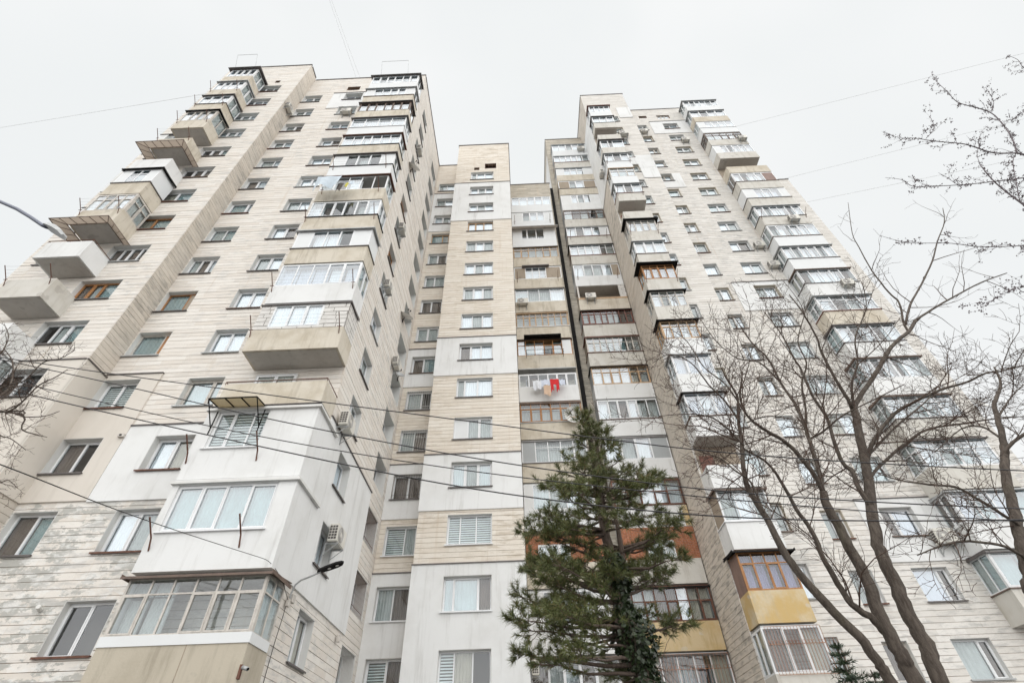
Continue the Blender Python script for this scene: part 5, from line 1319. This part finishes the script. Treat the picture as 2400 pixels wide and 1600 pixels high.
PINE_BRANCHES = [
  [(1.91,11.08,8.31),(1.61,11.37,8.48),(1.34,11.66,8.97)],
  [(1.87,11.08,7.95),(1.53,11.37,8.15),(1.19,11.66,8.7)],
  [(1.87,11.08,7.87),(1.39,11.04,7.75),(0.95,11,7.94)],
  [(1.84,11.08,7.31),(1.3,11.56,7.7),(0.71,12.04,8.24)],
  [(1.83,11.08,7.18),(1.13,10.78,7.09),(0.47,10.47,7.19)],
  [(1.81,11.08,6.24),(1.02,10.5,6.12),(0.3,9.91,6.1)],
  [(1.82,11.08,6.67),(1.32,11.58,6.88),(0.8,12.08,7.35)],
  [(1.81,11.08,6.16),(0.87,11.44,6.34),(-0.14,11.79,6.65)],
  [(1.83,11.08,5.81),(0.98,10.63,5.8),(0.18,10.18,5.86)],
  [(1.84,11.08,5.59),(1.15,10.73,5.63),(0.49,10.38,5.77)],
  [(1.88,11.08,4.86),(1.05,11.53,5.25),(0.12,11.97,5.8)],
  [(1.89,11.08,4.67),(1.03,11.13,4.89),(0.15,11.17,5.3)],
  [(1.89,11.08,4.76),(1.28,11.61,4.9),(0.63,12.14,5.23)],
  [(1.96,11.08,4.21),(0.95,11.55,4.62),(-0.2,12.02,5.18)],
  [(1.97,11.08,4.15),(0.79,10.68,4.17),(-0.33,10.28,4.26)],
  [(1.97,11.08,4.15),(0.92,10.84,4.07),(-0.07,10.6,4.13)],
  [(2,11.08,4),(1.27,11.29,4.02),(0.52,11.51,4.15)],
  [(2.06,11.08,3.61),(0.94,11.46,3.75),(-0.28,11.84,4.02)],
  [(2.09,11.08,3.45),(1.09,11.06,3.48),(0.1,11.03,3.67)],
  [(1.86,11.08,5.24),(1.39,11.65,5.43),(0.87,12.22,5.71)],
  [(1.97,11.08,4.17),(1.44,11.49,4.41),(0.86,11.91,4.72)],
  [(1.86,11.08,5.19),(1.18,10.92,5.26),(0.52,10.76,5.49)],
  [(2.05,11.08,3.7),(1.39,10.54,3.59),(0.8,9.99,3.55)],
  [(2.02,11.08,3.87),(1.5,10.72,3.87),(1.03,10.35,4.02)],
  [(1.87,11.08,5.1),(1.03,11.61,5.51),(0.09,12.14,6.11)],
  [(1.95,11.08,4.27),(1.08,11.11,4.31),(0.21,11.14,4.54)],
  [(1.81,11.08,6.23),(1.27,11.38,6.3),(0.73,11.68,6.62)],
  [(1.82,11.08,6.81),(1.31,10.52,6.59),(0.87,9.97,6.62)],
  [(1.84,11.08,5.66),(1.39,10.89,5.56),(0.99,10.7,5.63)],
  [(1.89,11.08,4.7),(1.11,10.89,4.79),(0.36,10.7,5.09)],
  [(1.94,11.08,4.36),(1.18,10.85,4.4),(0.45,10.63,4.55)],
  [(1.82,11.08,6.11),(1.33,10.57,5.92),(0.89,10.07,5.82)],
  [(1.82,11.08,6.61),(1.6,11.68,6.94),(1.37,12.27,7.42)],
  [(1.85,11.08,7.5),(1.63,11.66,7.77),(1.41,12.25,8.26)],
  [(1.94,11.08,8.71),(2.13,10.76,8.46),(2.33,10.45,8.46)],
  [(1.89,11.08,8.1),(2.15,11.03,8.09),(2.45,10.97,8.29)],
  [(1.87,11.08,7.79),(2.25,11.58,8.06),(2.69,12.08,8.43)],
  [(1.87,11.08,7.84),(2.44,11.49,8.11),(3.09,11.89,8.52)],
  [(1.85,11.08,7.42),(2.73,11.62,7.79),(3.74,12.16,8.43)],
  [(1.83,11.08,7.01),(2.34,10.61,6.86),(2.84,10.14,6.88)],
  [(1.82,11.08,6.82),(2.36,11.49,6.98),(2.95,11.91,7.29)],
  [(1.81,11.08,6.52),(2.57,11.68,6.76),(3.45,12.28,7.28)],
  [(1.83,11.08,5.73),(2.61,11.02,5.88),(3.45,10.97,6.2)],
  [(1.83,11.08,5.67),(2.56,11.05,5.77),(3.31,11.03,5.99)],
  [(1.85,11.08,5.32),(2.53,10.66,5.2),(3.19,10.23,5.2)],
  [(1.88,11.08,4.83),(2.56,11.63,5.1),(3.34,12.18,5.56)],
  [(1.86,11.08,5.19),(2.21,10.89,5.17),(2.57,10.69,5.22)],
  [(1.96,11.08,4.22),(2.66,11.42,4.25),(3.44,11.76,4.47)],
  [(1.97,11.08,4.15),(2.49,11.42,4.2),(3.07,11.77,4.43)],
  [(1.95,11.08,4.27),(2.29,11.28,4.32),(2.69,11.47,4.54)],
  [(2.02,11.08,3.89),(2.12,11.33,3.93),(2.25,11.57,4.07)],
  [(2.06,11.08,3.63),(2.23,11.4,3.65),(2.44,11.73,3.84)],
  [(2.13,11.08,3.3),(2.05,11.61,3.35),(1.97,12.15,3.56)],
  [(1.81,11.08,6.22),(2,10.49,5.97),(2.19,9.91,5.88)],
  [(1.83,11.08,5.71),(2.3,11.29,5.75),(2.81,11.49,5.96)],
  [(1.89,11.08,4.8),(2.04,11.26,4.82),(2.24,11.43,5.05)],
  [(1.83,11.08,7),(2.07,11.25,7.03),(2.36,11.43,7.3)],
  [(1.84,11.08,7.33),(2.31,10.9,7.26),(2.81,10.72,7.47)],
  [(1.86,11.08,5.21),(2.39,11.31,5.32),(3,11.53,5.68)],
  [(1.84,11.08,5.45),(2.02,11.1,5.47),(2.22,11.12,5.65)],
  [(1.83,11.08,5.87),(2.51,11.48,5.93),(3.3,11.89,6.24)],
  [(1.94,11.08,4.36),(2.08,11.31,4.38),(2.26,11.54,4.58)],
  [(1.84,11.08,7.21),(2.09,10.69,7),(2.37,10.29,7.04)],
  [(2.09,11.08,3.45),(1.87,11.28,3.5),(1.65,11.48,3.67)],
  [(1.99,11.08,9.37),(1.95,10.86,9.15),(1.95,10.63,9.22)],
  [(1.96,11.08,8.97),(1.73,10.45,8.57),(1.53,9.81,8.31)],
  [(1.97,11.08,9.06),(2.04,10.79,8.86),(2.13,10.5,8.82)],
  [(1.94,11.08,8.72),(1.66,10.78,8.6),(1.4,10.47,8.58)],
  [(1.93,11.08,8.58),(2.03,10.55,8.27),(2.12,10.03,8.07)],
  [(1.92,11.08,8.44),(1.75,10.6,8.14),(1.61,10.13,7.98)],
  [(1.9,11.08,8.19),(1.8,10.45,7.77),(1.73,9.82,7.55)],
  [(1.88,11.08,8.03),(1.63,10.77,7.82),(1.41,10.45,7.84)],
  [(1.86,11.08,7.71),(1.94,10.93,7.63),(2.03,10.77,7.65)],
  [(1.85,11.08,7.46),(1.65,10.58,7.18),(1.49,10.09,7.07)],
  [(1.83,11.08,7.04),(1.76,10.89,6.92),(1.72,10.69,6.96)],
  [(1.81,11.08,6.53),(1.56,10.77,6.39),(1.33,10.45,6.35)],
  [(1.81,11.08,6.49),(1.81,10.62,6.25),(1.83,10.15,6.19)],
  [(1.83,11.08,5.84),(1.64,10.88,5.78),(1.47,10.68,5.87)],
  [(1.86,11.08,5.2),(1.81,10.78,5.08),(1.78,10.49,5.09)],
  [(1.85,11.08,5.38),(1.68,10.76,5.23),(1.54,10.44,5.25)],
  [(1.91,11.08,4.55),(1.58,10.96,4.57),(1.29,10.84,4.74)],
  [(1.95,11.08,4.29),(1.77,10.92,4.27),(1.6,10.76,4.32)],
]
def sub_branches(rng, mb, pts, rads, depth, density, length, up=0.25, droop=0.0, tips=None, minr=.0035, nside=4, wig=.5):
    """recursive side twigs along a limb"""
    n = len(pts)
    for i in range(n - 1):
        a, b = pts[i], pts[i + 1]; seg = (b - a); L = seg.length
        if L < 1e-5: continue
        k = density * L
        cnt = int(k) + (1 if rng.random() < k - int(k) else 0)
        for _ in range(cnt):
            t = rng.random(); p = a.lerp(b, t); r0 = rads[i] + (rads[i + 1] - rads[i]) * t
            d = seg.normalized()
            side = d.orthogonal().normalized(); side.rotate(Matrix.Rotation(rng.uniform(0, 2 * math.pi), 3, d))
            nd_ = (d * rng.uniform(.35, .9) + side * rng.uniform(.6, 1.0) + Vector((0, 0, up))).normalized()
            ln = length * rng.uniform(.45, 1.15) * (0.7 + .6 * min(1, r0 / .03))
            r = min(r0 * .62, .003 + ln * .0062)
            m = 5; q = [p]; rr = [max(r, minr)]
            for j in range(m):
                nd_ = (nd_ + Vector((rng.gauss(0, 1), rng.gauss(0, 1), rng.gauss(0, 1))) * wig * .32 + Vector((0, 0, up * .25 - droop * .3))).normalized()
                q.append(q[-1] + nd_ * (ln / m)); rr.append(max(r * (1 - (j + 1) / m * .8), minr * .55))
            mb.tube(q, rr, nside, cap=False)
            if tips is not None: tips.append((q, rr))
            if depth > 1: sub_branches(rng, mb, q, rr, depth - 1, density * 1.6, length * .52, up, droop, tips, minr, 3, wig)

def limb_mesh(mb, limb, rng, n=8, rough=.02):
    pts = [Vector(p[:3]) for p in limb]; rads = [p[3] for p in limb]
    # refine with a smooth spline and slight knots
    P, R_ = [], []
    for i in range(len(pts) - 1):
        p0 = pts[max(i - 1, 0)]; p1 = pts[i]; p2 = pts[i + 1]; p3 = pts[min(i + 2, len(pts) - 1)]
        for s in range(4):
            t = s / 4
            q = 0.5 * ((2 * p1) + (p2 - p0) * t + (2 * p0 - 5 * p1 + 4 * p2 - p3) * t * t + (3 * p1 - p0 - 3 * p2 + p3) * t ** 3)
            P.append(q + Vector((rng.gauss(0, 1), rng.gauss(0, 1), rng.gauss(0, 1))) * min(.010, rads[i] * .10)); R_.append((rads[i] + (rads[i + 1] - rads[i]) * t) * rng.uniform(.97, 1.04))
    P.append(pts[-1]); R_.append(rads[-1])
    mb.tube(P, R_, n)
    return P, R_

def bare_tree(label, limbs, base, seed, thick, dens, length, bark='bark', twig='twig', trunk_n=3, levels=3, droop=0.0, minr=.0035, group=None, name='bare_tree', up=.2):
    rng = random.Random(seed)
    t = thing(name, label, 'tree', base, group)
    tm, bmh, cm = MB(), MB(), MB()
    for i, l in enumerate(limbs):
        if i < trunk_n: P, R_ = limb_mesh(tm, l, rng, 10)
        else: P, R_ = limb_mesh(bmh, l, rng, 6)
        sel = [(p, r) for p, r in zip(P, R_) if r < thick]
        hi = max(p[2] for p in l); dn = dens * (.45 if hi > 11 else .85 if hi > 9.3 else 1.0)
        if len(sel) > 1: sub_branches(rng, cm, [p for p, _ in sel], [r for _, r in sel], levels if hi < 11 else levels - 1, dn, length, up, droop, None, minr)
    build('trunk', tm, M[bark], t, smooth=True)
    if bmh.v: build('limbs', bmh, M[bark], t, smooth=True)
    build('crown', cm, M[twig], t, smooth=True)
    return t, cm
def to_ground(l, x, y):
    a = l[0]; return [(x, y, 0.0, a[3] * 1.25), ((x + a[0]) / 2, (y + a[1]) / 2, a[2] * .5, a[3] * 1.12)] + l

oak = [[(x, y, z, r * .70) for x, y, z, r in l] for l in OAK_LIMBS]
oak[0] = to_ground(oak[0], 5.5, 8.0)
order = [0, 11, 17] + [i for i in range(len(oak)) if i not in (0, 11, 17)]
oak = [oak[i] for i in order]
oak[1] = to_ground(oak[1], 5.2, 7.95); oak[2] = to_ground(oak[2], 5.0, 7.85)
bare_tree('large bare tree with several dark stems spreading over the right half', oak, (5.3, 7.95, 0), 71, .048, 3.9, 1.15, levels=3, minr=.0052, up=.12)
rl = [[(x, y, z, r * .78) for x, y, z, r in l] for l in RIGHT_LIMBS]; rl[0] = to_ground(rl[0], 7.4, 7.0)
bare_tree('slimmer bare tree at the right edge, partly cut by the frame', rl, (7.4, 7.0, 0), 72, .045, 5.0, .85, trunk_n=1, levels=3, minr=.0048, droop=.2)
ll = [[(x, y, z, r * .68) for x, y, z, r in l] for l in LEFT_LIMBS]
trunkL = [(-11.0, 6.2, 0, .14), (-11.0, 6.15, 3, .12), (-10.9, 6.1, 5.5, .09), (-10.6, 6.05, 7.2, .05)]
for l in list(ll): trunk_join = l
ll = [trunkL] + [[(-10.75 + .05 * i, 6.1, 6.2 + .12 * i, .03)] + l for i, l in enumerate(ll)]
bare_tree('bare tree at the left edge with reddish twigs reaching over the corner balconies', ll, (-11.0, 6.2, 0), 73, .03, 6.0, .5, trunk_n=1, levels=3, minr=.0035, droop=.1)
bl = [[(x, y, z, r * .42) for x, y, z, r in l] for l in BUD_LIMBS]
trunkB = [(13.4, 5.2, 0, .2), (13.4, 5.2, 4, .17), (13.6, 5.15, 8, .12), (14.2, 5.1, 11.5, .08), (15, 5.05, 15, .035)]
bl = [trunkB] + [([(13.6 + max(0, l[0][2] - 8) * .2, 5.1, l[0][2] - .9, .05), ((13.6 + l[0][0]) / 2 + .2, 5.05, l[0][2] - .35, .042)] if (i < 6 and i not in (2, 4)) or i in (7, 8) else []) + l for i, l in enumerate(bl)]
rngb = random.Random(74)
t = thing('budding_tree', 'tree with fine purplish budding branches reaching in at the upper right', 'tree', (13.4, 5.2, 0))
tm, lm, cm, bm_ = MB(), MB(), MB(), MB(); tips = []
for i, l in enumerate(bl):
    P, R_ = limb_mesh(tm if i == 0 else lm, l, rngb, 8 if i == 0 else 6)
    if i:
        sel = [(p, r) for p, r in zip(P, R_) if r < .03]
        if len(sel) > 1:
            tips.append(([p for p, _ in sel], [r for _, r in sel]))
            sub_branches(rngb, cm, [p for p, _ in sel], [r for _, r in sel], 2, 4.5, .42, .25, 0, tips, .0017, 3, .7)
def bud(mb, p, rng, s):
    """a small pointed catkin-like bud"""
    d = Vector((rng.gauss(0, 1), rng.gauss(0, 1), rng.gauss(0, .8))).normalized(); u = d.orthogonal().normalized(); v = d.cross(u)
    b = len(mb.v); k = 4
    mb.v.append(tuple(p))
    for j in range(k):
        q = p + d * s * .45 + (u * math.cos(2 * math.pi * j / k) + v * math.sin(2 * math.pi * j / k)) * s * .38; mb.v.append(tuple(q))
    mb.v.append(tuple(p + d * s * 1.15))
    for j in range(k):
        mb.f.append((b, b + 1 + (j + 1) % k, b + 1 + j)); mb.f.append((b + k + 1, b + 1 + j, b + 1 + (j + 1) % k)); mb.mi += [0, 0]
for q, r in tips:
    for a, b in zip(q, q[1:]):
        L = (b - a).length
        for _ in range(max(1, int(L * 24))):
            if rngb.random() < .55:
                p = a.lerp(b, rngb.random())
                for _ in range(rngb.choice((1, 2, 2, 3, 4))): bud(bm_, p + Vector((rngb.gauss(0, .012), rngb.gauss(0, .012), rngb.gauss(0, .012))), rngb, rngb.uniform(.012, .032))
build('trunk', tm, M['twig_bud'], t, smooth=True); build('limbs', lm, M['twig_bud'], t, smooth=True); build('crown', cm, M['twig_bud'], t, smooth=True)
build('buds', bm_, M['bud'], t, kind='stuff')

# pine ----------------------------------------------------------------
rp = random.Random(81)
t = thing('pine_tree', 'dark green pine with a leaning trunk standing before the middle loggias', 'tree', (3.7, 11.3, 0))
def lower(q): return (q[0], q[1], q[2] - max(0.0, q[2] - 6.0) * .17) + tuple(q[3:])
PINE_TRUNK = [[lower(q) for q in PINE_TRUNK[0]]]; PINE_BRANCHES = [[lower(q) for q in b] for b in PINE_BRANCHES]
tk = [(3.7, 11.3, 0, .27), (3.6, 11.28, 1.0, .255)] + PINE_TRUNK[0]
mb = MB(); Pt, Rt = limb_mesh(mb, tk, rp, 12)
# second, thinner leader rising beside the trunk
l2 = [(PINE_TRUNK[0][4][0], PINE_TRUNK[0][4][1], PINE_TRUNK[0][4][2], .07), (PINE_TRUNK[0][5][0] + .22, PINE_TRUNK[0][5][1] - .1, PINE_TRUNK[0][5][2], .06), (PINE_TRUNK[0][6][0] + .28, PINE_TRUNK[0][6][1] - .1, PINE_TRUNK[0][6][2], .05), (PINE_TRUNK[0][7][0] + .2, PINE_TRUNK[0][7][1], PINE_TRUNK[0][7][2], .035), (PINE_TRUNK[0][8][0] + .15, PINE_TRUNK[0][8][1], PINE_TRUNK[0][8][2] + .2, .02)]
limb_mesh(mb, l2, rp, 8)
build('trunk', mb, M['pine_bark'], t, smooth=True)
bmb, nmb = MB(), MB()
def tuft(p, d, rng, s=1.0):
    """a brush of long needles round a shoot tip"""
    d = d.normalized(); u = d.orthogonal().normalized(); v = d.cross(u)
    n = int(52 * s)
    for i in range(n):
        t_ = rng.random() * .16
        a = rng.uniform(0, 2 * math.pi); sp = rng.uniform(.35, 1.25)
        q = (d * rng.uniform(.5, 1.0) + (u * math.cos(a) + v * math.sin(a)) * sp).normalized()
        ln = rng.uniform(.11, .19) * s; o = p + d * (t_ - .10)
        e = o + q * ln + Vector((0, 0, -.012))
        w = q.cross(Vector((rng.gauss(0, 1), rng.gauss(0, 1), rng.gauss(0, 1)))).normalized() * .0058
        b = len(nmb.v); nmb.v += [tuple(o - w), tuple(o + w), tuple(e)]; nmb.f.append((b, b + 1, b + 2)); nmb.mi.append(0)
pine_all = []
for br in PINE_BRANCHES:
    a, m_, c = [Vector(q) for q in br]
    pine_all.append((a, m_, c))
    for k in range(1 if rp.random() < .45 else 0):      # neighbouring boughs of the same whorl, fanned out in depth
        f = rp.uniform(.62, .95); dv = Vector((rp.gauss(0, .15), rp.uniform(-1.0, 1.0), rp.gauss(0, .10)))
        c2 = a + (c - a) * f + dv; a2 = a + Vector((0, 0, rp.gauss(0, .12)))
        pine_all.append((a2, a2.lerp(c2, .5) + Vector((0, 0, -.06)), c2))
for a, m_, c in pine_all:
    L = (c - a).length
    pts = [a, a.lerp(m_, .5) + Vector((rp.gauss(0, .04), rp.gauss(0, .05), rp.gauss(0, .04))), m_, m_.lerp(c, .55) + Vector((rp.gauss(0, .05), rp.gauss(0, .06), .02)), c]
    rr = [.018 + .013 * L, .013 + .010 * L, .012 + .006 * L, .010, .006]
    bmb.tube(pts, rr, 6)
    start = .50 if L > 1.2 else .25
    nsub = max(4, int(L * 7))
    for i in range(nsub):
        t_ = start + (1 - start) * (i + rp.random()) / nsub
        k = min(3, int(t_ * 4)); f = t_ * 4 - k; p = pts[k].lerp(pts[k + 1], f); d = (pts[k + 1] - pts[k]).normalized()
        s = d.orthogonal().normalized(); s.rotate(Matrix.Rotation(rp.uniform(0, 6.28), 3, d))
        e = p + (d * .6 + s * rp.uniform(.4, 1.0) + Vector((0, 0, .35))).normalized() * rp.uniform(.14, .42) * (1.15 - .4 * t_)
        mid = p.lerp(e, .5) + Vector((0, 0, -.02))
        bmb.tube([p, mid, e], [.008, .006, .004], 4, cap=False)
        tuft(e, e - mid, rp, rp.uniform(.8, 1.15))
        if rp.random() < .75:
            e2 = mid + Vector((rp.gauss(0, .12), rp.gauss(0, .12), rp.uniform(.0, .14))); bmb.tube([mid, e2], [.005, .004], 3, cap=False); tuft(e2, e2 - mid + Vector((0, 0, .03)), rp, rp.uniform(.75, 1.05))
    tuft(c, c - pts[3], rp, 1.15)
# dead bare twigs low on the trunk
for i in range(46):
    k = rp.randrange(2, len(Pt) - 12); p = Pt[k]; d = Vector((rp.gauss(0, 1), rp.gauss(0, .7), rp.uniform(-.3, .3))).normalized(); q = [p]; ln = rp.uniform(.5, 1.5)
    for j in range(5):
        d = (d + Vector((rp.gauss(0, .25), rp.gauss(0, .25), rp.gauss(0, .22) + .02))).normalized(); q.append(q[-1] + d * ln / 5)
    bmb.tube(q, [.012, .010, .008, .006, .004, .003], 4, cap=False)
    sub_branches(rp, bmb, q, [.012, .010, .008, .006, .004, .003], 1, 5, .22, 0, .1, None, .0025, 3)
build('branches', bmb, M['pine_bark'], t, smooth=True)
build('needles', nmb, M['needle'], t, kind='stuff')

def leaf(mb, p, rng, s, up=(0, -.6, .5)):
    n = (Vector(up) + Vector((rng.gauss(0, .5), rng.gauss(0, .5), rng.gauss(0, .5)))).normalized(); u = n.orthogonal().normalized(); u.rotate(Matrix.Rotation(rng.uniform(0, 6.28), 3, n)); v = n.cross(u)
    b = len(mb.v); o = [(-.0, -.5, 0), (.42, -.12, .06), (.28, .22, .02), (0, .55, -.05), (-.28, .22, .02), (-.42, -.12, .06)]
    for x, y, z in o: mb.v.append(tuple(p + u * x * s + v * y * s + n * z * s))
    mb.f += [(b, b + 1, b + 2, b + 3), (b, b + 3, b + 4, b + 5)]; mb.mi += [0, 0]
ri = random.Random(91)
t = thing('ivy', 'dark ivy climbing the lower trunk of the pine', 'climbing plant', (3.75, 11.2, 0))
mb = MB(); st = MB()
top = 5.6
for i in range(7500):
    z = top * (ri.random() ** .85); k = min(range(len(Pt)), key=lambda j: abs(Pt[j].z - z))
    f = z / top; w = (.66 - .42 * f ** 1.5) * ri.uniform(.35, 1.15) * (.8 + .3 * math.sin(z * 5)); a = ri.uniform(0, 6.28)
    leaf(mb, Vector((Pt[k].x + math.cos(a) * w + .05, Pt[k].y + math.sin(a) * w, z)), ri, ri.uniform(.06, .11), (math.cos(a), math.sin(a), .4))
for i in range(7):
    a = i * .9; st.tube([(Pt[j].x + (Rt[j] + .03) * math.cos(a + j * .15), Pt[j].y + (Rt[j] + .03) * math.sin(a + j * .15), Pt[j].z) for j in range(0, min(28, len(Pt)), 2)], .012, 4)
build('leaves', mb, M['ivy'], t, kind='stuff'); build('stems', st, M['pine_bark'], t)

# small fir in front of the lowest barred balcony
rf = random.Random(95)
def fir(label, x, y, h, wid, seed):
    r = random.Random(seed); t = thing('fir_tree', label, 'tree', (x, y, 0), 'small firs at the bottom edge')
    mb = MB(); mb.tube([(x, y, 0), (x, y, h)], [.08, .008], 8); build('trunk', mb, M['pine_bark'], t, smooth=True)
    nb, bb = MB(), MB(); z = .5
    while z < h - .03:
        f = 1 - z / h; L = wid * f ** .8 + .06
        for i in range(9):
            a = r.uniform(0, 6.28); d = Vector((math.cos(a), math.sin(a), -.15)); q = [Vector((x, y, z))]; n = 6
            for j in range(n): d.z += .07; q.append(q[-1] + d * L * r.uniform(.8, 1.1) / n)
            bb.tube(q, [.009, .008, .007, .006, .005, .004, .003], 3, cap=False)
            for a0, b0 in zip(q, q[1:]):
                for k in range(max(3, int(L * 20))):
                    p = a0.lerp(b0, r.random()); dd_ = (b0 - a0).normalized(); s = dd_.orthogonal().normalized(); s.rotate(Matrix.Rotation(r.uniform(0, 6.28), 3, dd_))
                    e = p + (dd_ * .7 + s).normalized() * r.uniform(.05, .10); w = dd_.cross(s) * .008
                    b = len(nb.v); nb.v += [tuple(p - w), tuple(p + w), tuple(e)]; nb.f.append((b, b + 1, b + 2)); nb.mi.append(0)
        z += .11
    build('branches', bb, M['pine_bark'], t); build('needles', nb, M['fir'], t, kind='stuff')
fir('small dark fir tip before the lowest barred balcony of the tower', 5.04, 9.5, 3.53, 1.05, 5)
fir('lower fir tip right of the first, at the bottom edge of the picture', 5.30, 9.3, 3.11, .8, 6)
